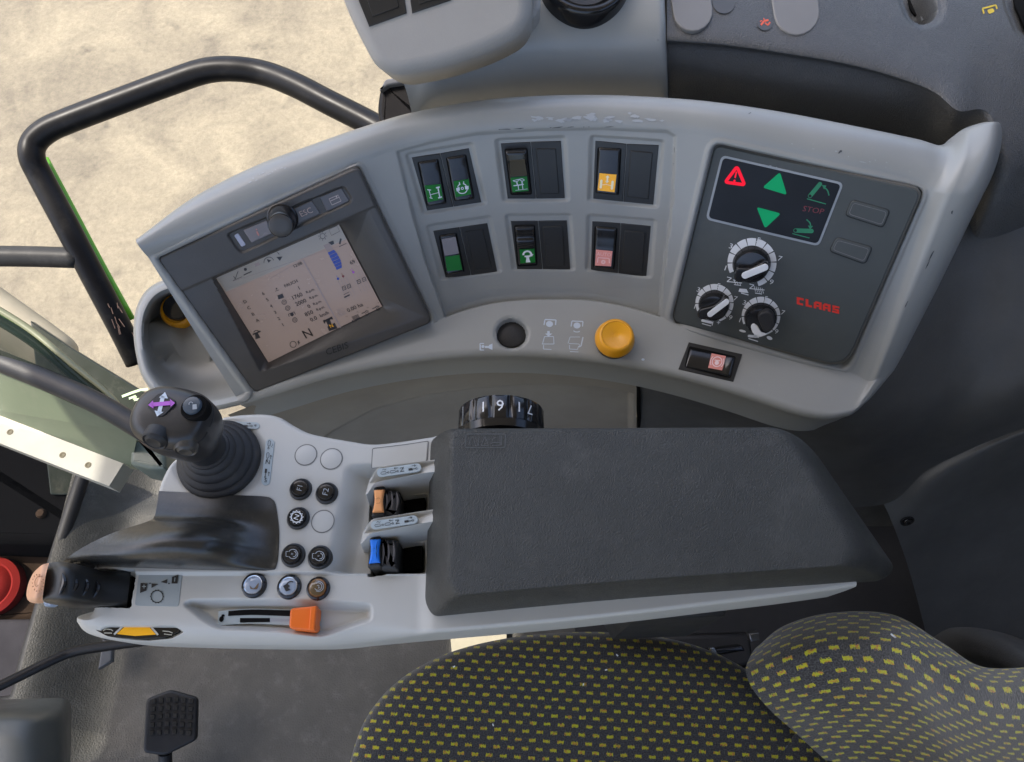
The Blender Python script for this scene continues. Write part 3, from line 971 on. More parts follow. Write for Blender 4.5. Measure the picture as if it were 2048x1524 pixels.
# plugged hole and the yellow push-pull knob
lathe('hole_plug', BAND, 1023, 666, -.010, [(.0142, -.012), (.0142, -.0085), (.0130, -.0078)], MT['blkmatt'], console)
pto = lathe('push_knob', BAND, 1227, 684, 0, [(.0165, -.003), (.0165, .0025), (.0155, .0035), (.013, .0036), (.013, .006)], MT['blkgloss'], console, seg=40)
lathe('collar_ring', BAND, 1227, 684, 0, [(.0150, .0034), (.0162, .0046), (.0150, .0058)], MT['chrome'], pto, seg=40)
lathe('knob_cap', BAND, 1227, 684, 0, [(.0138, .005), (.0176, .0066), (.0181, .0085), (.0176, .0105), (.0158, .0172), (.0146, .0186), (.0136, .0190), (.0130, .0190), (.0126, .0184), (.0122, .0183), (.0038, .0183), (.003, .0178), (.0014, .0178)], MT['yellow'], pto, seg=44)
I = Ink(BAND, .0005)
I.line([(961, 690), (961, 699)], 2).seg([(968, 687), (960, 687), (960, 700), (968, 700)], 2).fill(ell(966, 693, 3)).seg([(970, 694), (978, 694)], 4).fill([(978, 690), (985, 687), (985, 700), (978, 697)])
I.seg([(1088, 650), (1090, 639), (1112, 640), (1111, 650)], 2.4).fill(ell(1099, 648, 7, 6)).seg([(1097, 662), (1097, 668)], 5).fill([(1090, 667), (1105, 667), (1097, 673)])
I.seg([(1085, 688), (1089, 673), (1107, 673), (1108, 688), (1084, 688)], 1.6).seg([(1087, 690), (1087, 698), (1103, 699)], 1.6)
I.seg([(1142, 653), (1144, 642), (1166, 643), (1165, 653)], 2.2).fill(ell(1154, 651, 7, 6)).arc(1154, 653, 11, 230, 300, 2)
I.seg([(1136, 687), (1140, 674), (1160, 674)], 1.3).seg([(1138, 687), (1158, 688), (1160, 693)], 1.4).seg([(1139, 690), (1139, 698), (1155, 699), (1157, 692)], 1.4).seg([(1166, 674), (1162, 692), (1157, 694)], 2.6)
I.seg([(1140, 703), (1157, 704)], 1.4).fill(ell(1286, 719, 3.2, 2.4))
I.build('printed_symbols', MT['ink_lb'], console)

# ------------------------------------------------------------------ display terminal
PcA, PcB = BAND.pw(540, 775), BAND.pw(845, 655)
MF = Frame((PcA + PcB) / 2, nrm(15, 53), None or (1, 0, 0))
xd = MF.pw(716, 333) - MF.pw(313, 516)
MF = Frame(MF.o, MF.n, xd)
HB = 0.005; HS = -0.006
def mono(poly, h): 
    q = np.asarray(poly, float); return MF.loc(q[:, 0], q[:, 1], h)[:, :2]
RP = rpoly(MON, 14, 9)
# four sides between the corner middles
idx = [4, 13, 22, 31]
L = mono(RP, HB)
def side(a, b, n):
    k = [(a + i) % len(L) for i in range(((b - a) % len(L)) + 1)]
    P = L[k]; d = np.r_[0, np.cumsum(np.linalg.norm(np.diff(P, axis=0), axis=1))]
    t = np.linspace(0, d[-1], n)
    return np.stack([np.interp(t, d, P[:, 0]), np.interp(t, d, P[:, 1])], 1)
NU, NV = 230, 190
top_, right_, bot_, left_ = side(idx[0], idx[1], NU), side(idx[1], idx[2], NV), side(idx[2], idx[3], NU)[::-1], side(idx[3], idx[0], NV)[::-1]
s_ = np.linspace(0, 1, NU)[None, :, None]; t_ = np.linspace(0, 1, NV)[:, None, None]
XY = (1 - t_) * top_[None] + t_ * bot_[None] + (1 - s_) * left_[:, None] + s_ * right_[:, None] \
    - ((1 - s_) * (1 - t_) * top_[0] + s_ * (1 - t_) * top_[-1] + s_ * t_ * bot_[-1] + (1 - s_) * t_ * bot_[0])
OPEN = mono([(424, 556), (690, 440), (737, 420), (852, 634), (520, 745)], HB)
SCR = [(432, 556), (678, 449), (764, 613), (537, 725)]
SL = mono(SCR, HS)
dE = -sdf(XY[..., 0], XY[..., 1], L)
dO = -sdf(XY[..., 0], XY[..., 1], OPEN)
dS_ = sdf(XY[..., 0], XY[..., 1], SL)
h = np.full(dE.shape, HB)
f = np.clip(dO / np.maximum(dO + np.maximum(dS_, 0), 1e-6), 0, 1)
f = np.where(dS_ < 0, 1.05, f)
h = np.where(dO > 0, HB + (HS - .0015 - HB) * (0.25 * f + 0.75 * f ** 1.6), h)
h -= 0.0015 * ss(0.0022, 0, dE) ** 2
SLOT = mono(rpoly([(452, 468), (688, 371), (707, 402), (482, 508)], [12, 10, 12, 12], 5), HB)
dl = sdf(XY[..., 0], XY[..., 1], SLOT)
h -= 0.0020 * ss(0.0008, -0.0012, dl)
ridge = mono([(300, 611), (318, 604), (760, 409), (760, 405)], HB)
h += 0.0008 * ss(0.0012, -0.0012, sdf(XY[..., 0], XY[..., 1], mono([(300, 500), (720, 320), (750, 412), (360, 583)], HB)))
V = np.concatenate([XY, h[..., None]], -1)
term = MB().grid(MF.w(V))
ring = np.concatenate([V[0, :-1], V[:-1, -1], V[-1, :0:-1], V[:0:-1, 0]])
low = ring.copy(); low[:, 2] = -.022
term.rings([MF.w(low), MF.w(ring)], cap0=True, cap1=False)
term = term.build('display_terminal', MT['bezel'], console, sharp=40)
term['label'] = 'dark grey terminal with lit beige screen and rotary knob'
q = np.array(SCR, float)
MB().add(MF.pw(q[:, 0], q[:, 1], HS), [(0, 1, 2, 3)]).build('screen', MT['screen'], term, smooth=False, fix=False)
Z = lambda x, y: (420 + x / 4.452, 440 + y / 4.452)
I = Ink(MF, HS + .0002)
I.fill([(432, 556), (678, 449), (693, 478), (452, 584)]).build('status_bar', MT['screen_bar'], term)
SA = 23.5
I = Ink(MF, HS + .0004)
def T(t, x, y, hpx, asp=.98):
    for dx in (-.22, .22):
        I.text(t, Z(x, y)[0] + dx, Z(x, y)[1], hpx / 4.452 * 1.08, SA, asp, sk=0.12)
for t, x, y, hh in [('12:08', 782, 397, 26), ('FAUCH', 720, 565, 26), ('1', 792, 605, 30), ('1760', 778, 677, 34), ('2000', 808, 733, 34), ('0', 880, 768, 32),
                    ('850', 880, 830, 34), ('0.0', 922, 880, 34), ('69', 1267, 375, 32), ('0.00 ha', 1290, 778, 34), ('N', 868, 1010, 70)]:
    T(t, x, y, hh)
for x, y in [(895, 632), (925, 684), (958, 738), (986, 788)]: T('R.p.m.', x, y, 28)
T('km/h', 1017, 838, 28)
for t, x, y in [('D', 312, 727), ('C', 345, 782), ('B', 383, 838), ('A', 422, 894), ('6', 473, 655), ('5', 510, 710), ('4', 545, 767), ('3', 580, 822), ('2', 612, 877), ('1', 648, 932)]:
    T(t, x, y, 27)
for x, y in [(660, 732), (692, 785), (755, 890)]:      # engine icons
    I.ring(*Z(x, y), 4.6, 1.1).ring(*Z(x, y), 2.2, .8)
I.fill([Z(600, 672), Z(645, 655), Z(660, 690), Z(610, 708)]).seg([Z(580, 635), Z(615, 622)], 1).fill(ell(*Z(592, 612), 1.6))
I.seg([Z(705, 862), Z(698, 838), Z(750, 818), Z(760, 842)], 1.2).fill(ell(*Z(730, 842), 3.6, n=10))
I.seg([Z(1010, 905), Z(1085, 870)], 4).seg([Z(1045, 885), Z(1075, 950)], 8).fill([Z(1045, 950), Z(1110, 915), Z(1135, 965), Z(1060, 990)]).seg([Z(1012, 890), Z(1022, 920)], 3).seg([Z(1078, 862), Z(1090, 885)], 3)
I.seg([Z(380, 1020), Z(450, 990)], 3).fill([Z(400, 1015), Z(425, 1005), Z(450, 1048), Z(405, 1062)]).arc(*Z(415, 1010), 6, 20, 160, 1.4)
I.ring(*Z(740, 1108), 6.2, 1.3).fill([Z(778, 1085), Z(795, 1068), Z(790, 1090), Z(803, 1088), Z(785, 1118), Z(787, 1100)])
I.fill([Z(592, 330), Z(645, 325), Z(622, 365)]).seg([Z(598, 285), Z(617, 308)], 1.2).fill([Z(505, 348), Z(545, 360), Z(520, 380)])
I.arc(*Z(525, 375), 10, 20, 190, 1.1).ring(*Z(1003, 143), 5.0, 1.1)
for k in range(8):
    a = k * math.pi / 4
    I.line([(Z(1003, 143)[0] + 6.6 * math.cos(a), Z(1003, 143)[1] + 6.6 * math.sin(a)), (Z(1003, 143)[0] + 9 * math.cos(a), Z(1003, 143)[1] + 9 * math.sin(a))], 1.1)
I.line([Z(1058, 85), Z(1130, 52), Z(1155, 100), Z(1082, 138)], .9, True)
I.fill([Z(1052, 200), Z(1098, 182), Z(1105, 212), Z(1082, 224)]).seg([Z(1155, 215), Z(1165, 165)], 3.5).seg([Z(1150, 238), Z(1215, 208)], 1.2)
I.seg([Z(210, 500), Z(225, 525), Z(250, 455)], 1.2).seg([Z(205, 540), Z(285, 505)], .9).fill(ell(*Z(315, 440), 3.2, n=10)).seg([Z(300, 490), Z(370, 458)], 2)
for x, y in [(1192, 605), (1235, 588), (1324, 548), (1370, 527)]:       # locks on the sliders
    I.line([Z(x - 16, y - 8), Z(x + 10, y - 20), Z(x + 20, y + 10), Z(x - 6, y + 22)], 1.8, True).line([Z(x - 2, y + 2), Z(x + 6, y - 2)], 2)
I.seg([Z(1195, 690), Z(1245, 665)], 2.6).seg([Z(1190, 665), Z(1240, 640)], 1)
for x, y in [(1385, 830), (1480, 788)]:
    I.seg([Z(x - 35, y + 2), Z(x - 8, y - 8), Z(x + 4, y - 22), Z(x + 28, y - 18)], 1.8).ring(*Z(x + 15, y + 5), 3, 1.1)
for k in range(5): I.line([Z(1260 + k * 5, 865 + k * 8), Z(1320 + k * 5, 842 + k * 8)], 1.2)
I.fill([Z(1262, 890), Z(1285, 900), Z(1265, 910)]).seg([Z(1295, 885), Z(1305, 905)], 2.2)
for x, y, t in [(1215, 860, '1'), (1312, 820, '2'), (1403, 780, '3'), (1495, 738, '4')]: I.text('*' + t, *Z(x, y), 3, SA)
I.build('screen_print', MT['screen_k'], term)
I = Ink(MF, HS + .00045)
I.text('N', *Z(1080, 942), 7.5, SA, .9, sk=.12); I.build('gear_letter', MT['amber'], term)
I = Ink(MF, HS + .0003)
I.line([Z(828, 355), Z(1165, 960)], 2.6).line([Z(205, 545), Z(1225, 208)], .7).line([Z(545, 515), Z(830, 352)], .8)
I.fill([Z(395, 390), Z(435, 375), Z(448, 400), Z(405, 418)]).fill([Z(1010, 225), Z(1060, 205), Z(1100, 262), Z(1045, 285)])
for a, b_ in [((1140, 540), (1215, 700)), ((1165, 530), (1240, 690)), ((1188, 520), (1265, 680)), ((1215, 510), (1292, 665)), ((1275, 485), (1350, 645)), ((1302, 472), (1378, 632)), ((1325, 462), (1400, 622)), ((1345, 452), (1425, 612))]:
    I.line([Z(*a), Z(*b_)], .8)
for k in range(9): I.line([Z(1135 + k * 8, 840 - k * 1), Z(1150 + k * 6, 858 - k * 2 - 3)], .5)
I.line([Z(1130, 800), Z(1180, 782), Z(1208, 835), Z(1155, 862)], .9, True)
for k in range(6): I.line([Z(1138 + k * 9, 845 + k * 1), Z(1150 + k * 9, 795 + k * 6)], .7)
I.build('screen_lines', MT['screen_gr'], term)
I = Ink(MF, HS + .00045)
gau = [((1048, 290), (1103, 265)), ((1062, 318), (1125, 288)), ((1076, 345), (1140, 315)), ((1090, 372), (1155, 342)), ((1104, 398), (1168, 370)), ((1117, 422), (1172, 398)), ((1130, 447), (1174, 428))]
for (a, b_), (c, d) in zip(gau[:-1], gau[1:]):
    sh_ = lambda p, q: (p[0] * .90 + q[0] * .10, p[1] * .90 + q[1] * .10)
    I.fill([Z(*a), Z(*b_), Z(*sh_(d, b_)), Z(*sh_(c, a))])
I.fill(ell(*Z(1140, 523), 2.6, n=10)).text('1', *Z(1130, 505), 5, SA)
I.build('level_gauge', MT['screen_b'], term)
I = Ink(MF, HS + .00045)
I.fill(ell(*Z(1186, 502), 2.4, n=10)).text('2', *Z(1174, 482), 4.5, SA)
I.build('valve_mark', MT['dim_r'], term)
I = Ink(MF, HS + .00045)
I.fill(ell(*Z(1276, 465), 2.4, n=10)).text('4', *Z(1262, 446), 4.5, SA)
I.build('valve_mark', MT['purple'], term)
# keys and knob
HK = HB - .0002
HL = HB - .0020
plate('status_lamp', MF, rpoly([(468, 471), (476, 466), (492, 490), (483, 494)], 3), HL - .002, HL + .0012, simple('lamp_milk', (.42, .44, .55), .3), term, bev=.0004)
ki = plate('key', MF, rpoly([(486, 460), (534, 440), (546, 466), (503, 486)], 3), HL - .002, HK, MT['keypale'], term, bev=.0006)
ke = plate('key', MF, rpoly([(582, 420), (623, 401), (641, 427), (596, 447)], 3), HL - .002, HK, MT['keycap'], term, bev=.0006)
kw = plate('key', MF, rpoly([(639, 394), (683, 376), (699, 402), (654, 423)], 3), HL - .002, HK, MT['keycap'], term, bev=.0006)
I = Ink(MF, HK + .0003)
I.text('ESC', 612, 424, 12, 22, .95, sk=.15).build('key_print', simple('print_rosy', (.50, .38, .34), .5), term)
I = Ink(MF, HK + .0003)
I.line([(658, 398), (676, 390), (682, 402), (664, 410)], 1.5, True).line([(661, 402), (679, 394)], 1.3).fill(ell(673, 393.5, 1.6, n=10))
I.build('key_print', simple('print_rosy2', (.50, .42, .40), .5), term)
I = Ink(MF, HK + .0003)
I.fill(ell(513, 459, 1.6, n=10)).fill(pill(514, 464, 517, 470, 1.6)).build('key_print', simple('print_redfaint', (.50, .22, .20), .5), term)
kn = lathe('rotary_knob', MF, 565, 437, 0, [(.0125, .002), (.0125, .0060), (.0118, .0068), (.0112, .0070), (.0106, .018), (.0100, .0255), (.0096, .0264), (.0088, .0268)], MT['blkgloss'], term, hc=HB, seg=44)
lathe('knob_face', MF, 565, 437, 0, [(.0090, .0250), (.0090, .0270), (.0086, .0273), (.004, .0274)], MT['bezel'], kn, hc=HB, seg=40)
I = Ink(MF, HB + .0006)
I.text('CEBIS', 674, 697, 13, 19, 1.05, shear=.1)
I.build('raised_lettering', MT['blk'], term)
# loose side latch strip left of the terminal
st = plate('side_latch', MF, rpoly([(331, 566), (344, 558), (490, 770), (474, 777)], 3), -.030, -.004, MT['bezel'], term, bev=.0010)
for k in range(4):
    o_ = k * 4.2
    plate('grip_rib', MF, [(404 + o_, 653 - o_ * .1 + 2), (406 + o_, 652 - o_ * .1 + 2), (428 + o_ * .8, 688 - o_ * .4), (425 + o_ * .8, 689 - o_ * .4)], -.005, -.0024, MT['blkmatt'], st, bev=.0002)

# ------------------------------------------------------------------ control panel with dials
PF = Frame(BAND.pw(1515, 700), nrm(-20, 56))
PF = Frame(PF.o, PF.n, PF.pw(1847, 380) - PF.pw(1428, 287))
HP = .0005
pan = plate('control_panel', PF, rpoly(inset(np.array(PAN, float), 2.5), [16, 22, 44, 16], 7), -.012, HP, MT['panel'], console, bev=.0012)
pan['label'] = 'dark green-grey control panel with three dials and warning display'
plate('panel_frame', PF, rpoly(inset(np.array(PAN, float), -1.5), [18, 24, 46, 18], 7), -.012, -.0012, simple('panel_frame_brown', (.10, .095, .08), .5), pan, bev=.0012)
DW = [(1443, 310), (1688, 366), (1638, 493), (1411, 439)]
plate('display_border', PF, rpoly(DW, 12, 6), HP - .001, HP + .0004, MT['ink_g'], pan, bev=.0002)
plate('display_window', PF, rpoly(inset(np.array(DW, float), 4.5), 9, 6), HP - .001, HP + .0007, MT['disp'], pan, bev=.0002)
HD = HP + .0010
I = Ink(PF, HD)
tri = rpoly([(1475, 326), (1495, 374), (1444, 367)], 7, 5)
I.line(rpoly(inset(np.array([(1475, 326), (1495, 374), (1444, 367)], float), 3.6), 5, 5), 6.5, True).line([(1473, 343), (1470, 356)], 3).fill(ell(1469, 361.5, 2.4, n=10))
I.build('warning_symbol', MT['lamp_r'], pan)
for t3 in ([(1560, 344), (1574, 390), (1525, 375)], [(1513, 414), (1562, 427), (1530, 457)]):
    I = Ink(PF, HD); I.fill(rpoly(t3, 6, 5)); I.build('arrow_lamp', MT['lamp_g'], pan)
I = Ink(PF, HD)
I.fill(pill(1620, 392, 1640, 368, 4.2)).line([(1614, 397.5), (1652, 408)], 2).line(cr([(1658, 391), (1655, 381), (1648, 374)], 8), 2.6).fill([(1644, 370), (1653, 371), (1648, 379)])
I.fill(pill(1591, 461, 1623, 462, 4.4)).line([(1584.6, 467), (1619, 476)], 2).line(cr([(1613, 439), (1620, 446), (1621, 454)], 8), 2.6).fill([(1616, 451), (1626, 452), (1620, 459)])
I.build('hitch_symbols', MT['dim_g'], pan)
I = Ink(PF, HD + .0003)
I.fill(ell(1620, 392, 3, n=12)).fill(ell(1591, 461, 3, n=12)); I.build('symbol_eyes', MT['disp'], pan)
I = Ink(PF, HD); I.text('STOP', 1627, 420, 11, -9, 1.15, shear=.15); I.build('stop_lettering', MT['dim_r'], pan)
I = Ink(PF, HD)
for x, y, w in [(1527, 329, 2), (1539, 331, 4), (1552, 334, 2), (1606, 351, 3)]: I.line([(x, y), (x + w, y + 1)], 1.2)
I.build('worn_print', MT['ink_g'], pan)
for q in ([(1703, 398), (1782, 420), (1767, 457), (1689, 432)], [(1672, 473), (1747, 494), (1731, 530), (1657, 503)]):
    q = np.array(q, float)
    plate('key_gap', PF, rpoly(q, 10, 6), HP - .001, HP + .0003, MT['blkmatt'], pan, bev=.0001)
    k_ = plate('key', PF, rpoly(inset(q, 1.4), 9, 6), HP - .001, HP + .0014, MT['panel'], pan, bev=.0008)
    I = Ink(PF, HP + .0017); I.line(rpoly(inset(q, 6.5), 6, 5), .8, True); I.build('key_line', MT['keypale'], pan)
def dial(u, v, r, knobpx, ang, nums, pointer, extra=None):
    I = Ink(PF, HP + .0004)
    a0, a1 = 207, -76
    for k in range(11):
        b0 = a0 + (a1 - a0) * k / 11 - 1.2; b1 = a0 + (a1 - a0) * (k + 1) / 11 + 1.2
        I.arc(u, v, r * .84, b0, b1, r * .30, n=6)
    for t, x, y in nums: I.text(t, x, y, 10 if r > 45 else 9, -12, 1.25, shear=.1)
    I.build('dial_scale', MT['ink_w'], pan)
    s = 0.000430
    rk = knobpx * s
    c = (u - 1, v + 2)
    k_ = lathe('dial_knob', PF, *c, 0, [(rk * 1.02, 0), (rk * 1.02, .002), (rk * .97, .003), (rk * .93, .0095), (rk * .86, .0112), (rk * .70, .0116)], MT['blkgloss'], pan, hc=HP, seg=44)
    return k_
k1 = dial(1504, 525, 49.5, 36, 0, [('1', 1451, 536), ('3', 1462, 492), ('5', 1517, 480), ('7', 1560, 517), ('9', 1543, 564)], None)
plate('grip_fin', PF, rpoly([(1471, 546), (1467, 557), (1474, 566), (1499, 562), (1533, 546), (1538, 530), (1527, 524), (1500, 538), (1473, 536)], 5, 4), .010, .0185, MT['blkgloss'], k1, bev=.0014)
plate('pointer', PF, pill(1490, 551, 1530, 535, 6.8), .018, .0190, MT['ink_w'], k1, bev=.0004)
k2 = dial(1429, 606, 38.5, 31, 0, [('1', 1390, 613), ('3', 1397, 579), ('5', 1437, 571), ('7', 1471, 597), ('9', 1461, 635)], None)
plate('grip_fin', PF, rpoly([(1399, 620), (1393, 632), (1400, 640), (1424, 637), (1452, 621), (1459, 602), (1450, 594), (1428, 612), (1405, 618)], 5, 4), .010, .0175, MT['blkgloss'], k2, bev=.0014)
plate('pointer', PF, pill(1420, 629, 1453, 604, 5.6), .017, .0180, MT['ink_w'], k2, bev=.0004)
k3 = dial(1522, 632, 39.0, 32, 0, [('1', 1480, 640), ('3', 1489, 605), ('5', 1532, 597), ('7', 1566, 625), ('9', 1553, 663)], None)
plate('grip_fin', PF, rpoly([(1514, 634), (1521, 626), (1538, 622), (1548, 632), (1551, 652), (1540, 664), (1527, 665)], 6, 4), .010, .0175, MT['blkmatt'], k3, bev=.0014)
plate('pointer', PF, rpoly([(1501, 652), (1507, 647), (1515, 652), (1522, 665), (1535, 669), (1518, 675), (1505, 666)], 4, 4), .0105, .0128, MT['ink_w'], k3, bev=.0003)
I = Ink(PF, HP + .0004)
I.seg([(1454, 554), (1463, 556), (1454, 563), (1484, 566)], 1.6).seg([(1466, 560), (1484, 563)], 1.2).seg([(1468, 569), (1482, 571)], 1.4)
for k in range(3): I.line([(1468 + 5 * k, 559 + k), (1471 + 5 * k, 568 + k)], 1.2)
I.seg([(1499, 568), (1508, 570), (1499, 577), (1529, 580)], 1.6).seg([(1510, 586), (1524, 588)], 1.6)
for k in range(5): I.line([(1508 + 4 * k, 572 + k), (1511 + 4 * k, 583 + k)], 1.1)
I.fill([(1479, 577), (1493, 578), (1497, 586), (1484, 585), (1477, 583)]).seg([(1482, 586), (1497, 590)], 1.8)
I.fill(pill(1405, 641, 1422, 645, 2.6)).seg([(1404, 647), (1422, 652)], 1.6).line([(1426, 643), (1424, 651)], 1.6).text('+', 1437, 645, 7, -12, 1)
I.fill(ell(1485, 662, 7, 2.4, rot=.25)).fill(ell(1539, 676, 6, 3.4, rot=.4)).fill(pill(1498, 672, 1512, 673, 2.6)).seg([(1497, 677), (1516, 683)], 1.8).fill([(1508, 664), (1516, 668), (1518, 676), (1508, 674)])
I.build('panel_print', MT['ink_w'], pan)
# slanted block lettering
I = Ink(PF, HP + .0005)
ca, sa_ = math.cos(math.radians(-13)), math.sin(math.radians(-13))
def LT(cx, strokes):
    for st_ in strokes:
        q = []
        for x, y in st_:
            xx = (cx + x + .22 * y) * 15.5; yy = y * 14.5
            q.append((1637 + xx * ca + yy * sa_ * -1 * -1, 611 - (xx * sa_ + yy * ca)))
        I.fill(q)
bar = lambda x0, y0, x1, y1: [(x0, y0), (x1, y0), (x1, y1), (x0, y1)]
LT(-2.4, [bar(-.48, -.55, -.12, .55), bar(-.12, .22, .44, .55), bar(-.12, -.55, .36, -.24)])
LT(-1.25, [bar(-.46, -.55, -.10, .55), bar(-.10, -.55, .40, -.24)])
for cx in (-.1, 1.08): LT(cx, [bar(-.52, -.55, -.18, .34), bar(.16, -.55, .52, .55), bar(-.34, .22, .16, .55), bar(-.18, -.22, .16, .02)])
LT(2.3, [bar(-.46, .26, .48, .55), bar(-.46, -.02, -.12, .26), bar(-.46, -.16, .44, .10), bar(.10, -.30, .44, -.16), bar(-.50, -.55, .44, -.28)])
I.build('maker_lettering', MT['ink_r'], pan)
# chips and scuffs of the grey paint
def scuff(fr_or_none, pts, size, col, name):
    m = MB()
    for (u, v, a, b, rot) in pts:
        d2 = (SU - u) ** 2 + (SV - v) ** 2
        i = np.unravel_index(np.argmin(d2), d2.shape)
        P0, n0 = SHD[i], SNRM[i]
        f0 = Frame(P0, n0)
        k = 9
        th = np.linspace(0, 2 * math.pi, k, endpoint=False)
        rr = 1 + rng.uniform(-.45, .45, k)
        x, y = a * rr * np.cos(th), b * rr * np.sin(th)
        c_, s__ = math.cos(rot), math.sin(rot)
        q = np.stack([u + x * c_ - y * s__, v + x * s__ + y * c_], 1)
        m.add(f0.pw(q[:, 0], q[:, 1], .0004), [tuple(range(k))])
    m.build(name, col, console, smooth=False, fix=False)['kind'] = 'stuff'
ch = [(u, 266 - 0.02 * (u - 1000) + 0.00012 * (u - 1130) ** 2 - 9, random.choice((1, 2, 3, 7, 10)), random.uniform(.35, .9), random.uniform(-.15, .1)) for u in sorted(random.uniform(985, 1345) for _ in range(11))]
ch += [(1349, 300, .8, 7, 0), (1347, 330, .7, 9, 0), (1681, 303, 5, 2, -.8), (1500, 226, 3, .8, -.5), (1316, 80, 1, 1, 0), (1904, 425, 1.5, 4, .3), (1863, 510, 1.3, 12, .45), (1855, 530, 1, 9, .45), (1812, 610, 1, 8, .5)]
scuff(None, ch, 1, simple('bare_chip', (.055, .06, .07), .5), 'paint_chips')
ch = [(random.uniform(1060, 1330), random.gauss(237, 4), random.uniform(2, 11), random.uniform(1, 3.4), random.uniform(-.2, .2)) for _ in range(34)]
ch += [(random.uniform(480, 560), 0, 0, 0, 0) for _ in range(0)]
ch += [(u, 352 - .42 * (u - 520) + random.uniform(-6, 6), random.uniform(1, 4), .8, -.4) for u in np.linspace(500, 570, 12)]
ch += [(u, 292 + .22 * (u - 1600) + random.uniform(-7, 7), random.choice((1, 1.5, 3, 8)), random.uniform(.4, 1.2), .2) for u in (random.uniform(1580, 1800) for _ in range(9))]
scuff(None, ch, 1, simple('scuffed_paint', (.40, .42, .44), .5), 'scuff_marks')

# ================================================================== CONTROL ARMREST
DZ = 0.72
DK = Frame((0, 0, DZ), (0, 0, 1))
arm = empty('armrest_control_unit', W(900, 1100, DZ - .06), 'light grey control armrest with dark pad, joystick and round buttons', 'armrest unit')
top_px = [(445, 832), (485, 827), (530, 826), (560, 833), (590, 851), (625, 866), (700, 880), (745, 886), (800, 881), (860, 872), (900, 868), (1100, 872), (1400, 880), (1600, 900)]
bot_px = [(128, 1240), (150, 1262), (220, 1277), (350, 1283), (500, 1286), (640, 1286), (740, 1277), (860, 1266), (1000, 1254), (1150, 1240), (1300, 1224), (1450, 1206), (1600, 1188), (1715, 1172)]
lef_px = [(128, 1240), (134, 1224), (165, 1214), (172, 1180), (180, 1140), (250, 1100), (312, 1040), (316, 975), (345, 918), (400, 868), (445, 832)]
rig_px = [(1715, 1172), (1700, 1120), (1660, 1010), (1600, 900)]
def dk(px, n): 
    q = cr(np.array(px, float), n); return DK.loc(q[:, 0], q[:, 1], 0)[:, :2]
NU, NV = 520, 260
c0, c1, d0, d1 = dk(bot_px, NU), dk(top_px, NU), dk(lef_px, NV), dk(rig_px, NV)
s_ = np.linspace(0, 1, NU)[None, :, None]; t_ = np.linspace(0, 1, NV)[:, None, None]
XY = (1 - t_) * c0[None] + t_ * c1[None] + (1 - s_) * d0[:, None] + s_ * d1[:, None] \
    - ((1 - s_) * (1 - t_) * c0[0] + s_ * (1 - t_) * c0[-1] + s_ * t_ * c1[-1] + (1 - s_) * t_ * c1[0])
P = np.concatenate([XY, np.full(XY.shape[:2] + (1,), DZ)], -1)
AU, AV = proj(P)
H = np.zeros_like(AU)
# rounding along the near edge and the left end
B0 = np.concatenate([XY[0], XY[:, -1], XY[-1, ::-1], XY[::-1, 0]])
def pathdist(px):
    q = cr(np.array(px, float), 90); q = DK.loc(q[:, 0], q[:, 1], 0)[:, :2]
    d = np.full(AU.shape, 9.0)
    for a, b in zip(q[:-1], q[1:]):
        e = b - a; L = e @ e
        t = np.clip(((XY - a) @ e) / L, 0, 1)
        d = np.minimum(d, np.linalg.norm(XY - a - t[..., None] * e, axis=-1))
    return d
dn = np.minimum(pathdist(bot_px), pathdist(lef_px[:3]))
rr = 0.012 * ss(880, 700, AU) + .003
H -= np.where(dn < rr, rr - np.sqrt(np.maximum(rr ** 2 - (rr - dn) ** 2, 0)), 0) * 1.2
dt = np.minimum(pathdist(top_px), pathdist(lef_px[4:]))
H -= np.where(dt < .004, .004 - np.sqrt(np.maximum(.004 ** 2 - (.004 - dt) ** 2, 0)), 0)
# soft ledge between the deck and the near strip
H -= 0.0030 * ss(1143, 1150, AV + 0.0 * AU) * ss(870, 830, AU)
# slope of the deck down to the lever bay
H -= 0.016 * ss(672, 728, AU - (AV - 1000) * -0.20) * ss(925, 945, AV) * ss(1148, 1138, AV) * ss(920, 880, AU)
# slider pocket
pocket = [(362, 1207), (376, 1198), (440, 1197), (600, 1197), (742, 1206), (742, 1240), (640, 1272), (560, 1262), (430, 1256), (398, 1238)]
H -= 0.010 * ss(3, -16, sdf(AU, AV, rpoly(pocket, 12, 5)))
# lever slots and the front lever notch
for q in ([(733, 990), (850, 976), (848, 1034), (731, 1046)], [(735, 1082), (844, 1076), (844, 1136), (735, 1152)]):
    H -= 0.03 * ss(1, -3, sdf(AU, AV, rpoly(q, 4, 3)))
H -= 0.03 * ss(1, -3, sdf(AU, AV, rpoly([(120, 1136), (268, 1140), (256, 1214), (150, 1210), (120, 1212)], 3, 3)))
# eye-shaped indicator window
eye = rpoly([(188, 1257), (205, 1250), (345, 1250), (360, 1262), (330, 1273), (275, 1277), (215, 1272)], 6, 4)
H -= 0.006 * ss(1, -4, sdf(AU, AV, eye))
# dished ring round the joystick boot
H -= 0.003 * ss(105, 80, np.hypot(AU - 440, (AV - 918) * 1.18))
P[..., 2] += H
m = MB().grid(P)
ring = np.concatenate([P[0, :-1], P[:-1, -1], P[-1, :0:-1], P[:0:-1, 0]])
cen = ring.mean(0)
l1 = ring.copy(); l1[:, 2] = np.minimum(l1[:, 2] - .004, DZ - .02); 
l2 = ring.copy(); l2[:, 2] = DZ - .050; l2[:, :2] += (cen[:2] - l2[:, :2]) * 0.006
l3 = ring.copy(); l3[:, 2] = DZ - .062; l3[:, :2] += (cen[:2] - l3[:, :2]) * 0.04
m.rings([l3, l2, l1, ring], cap0=True, cap1=False)
m.build('body', MT['deck'], arm, sharp=50)

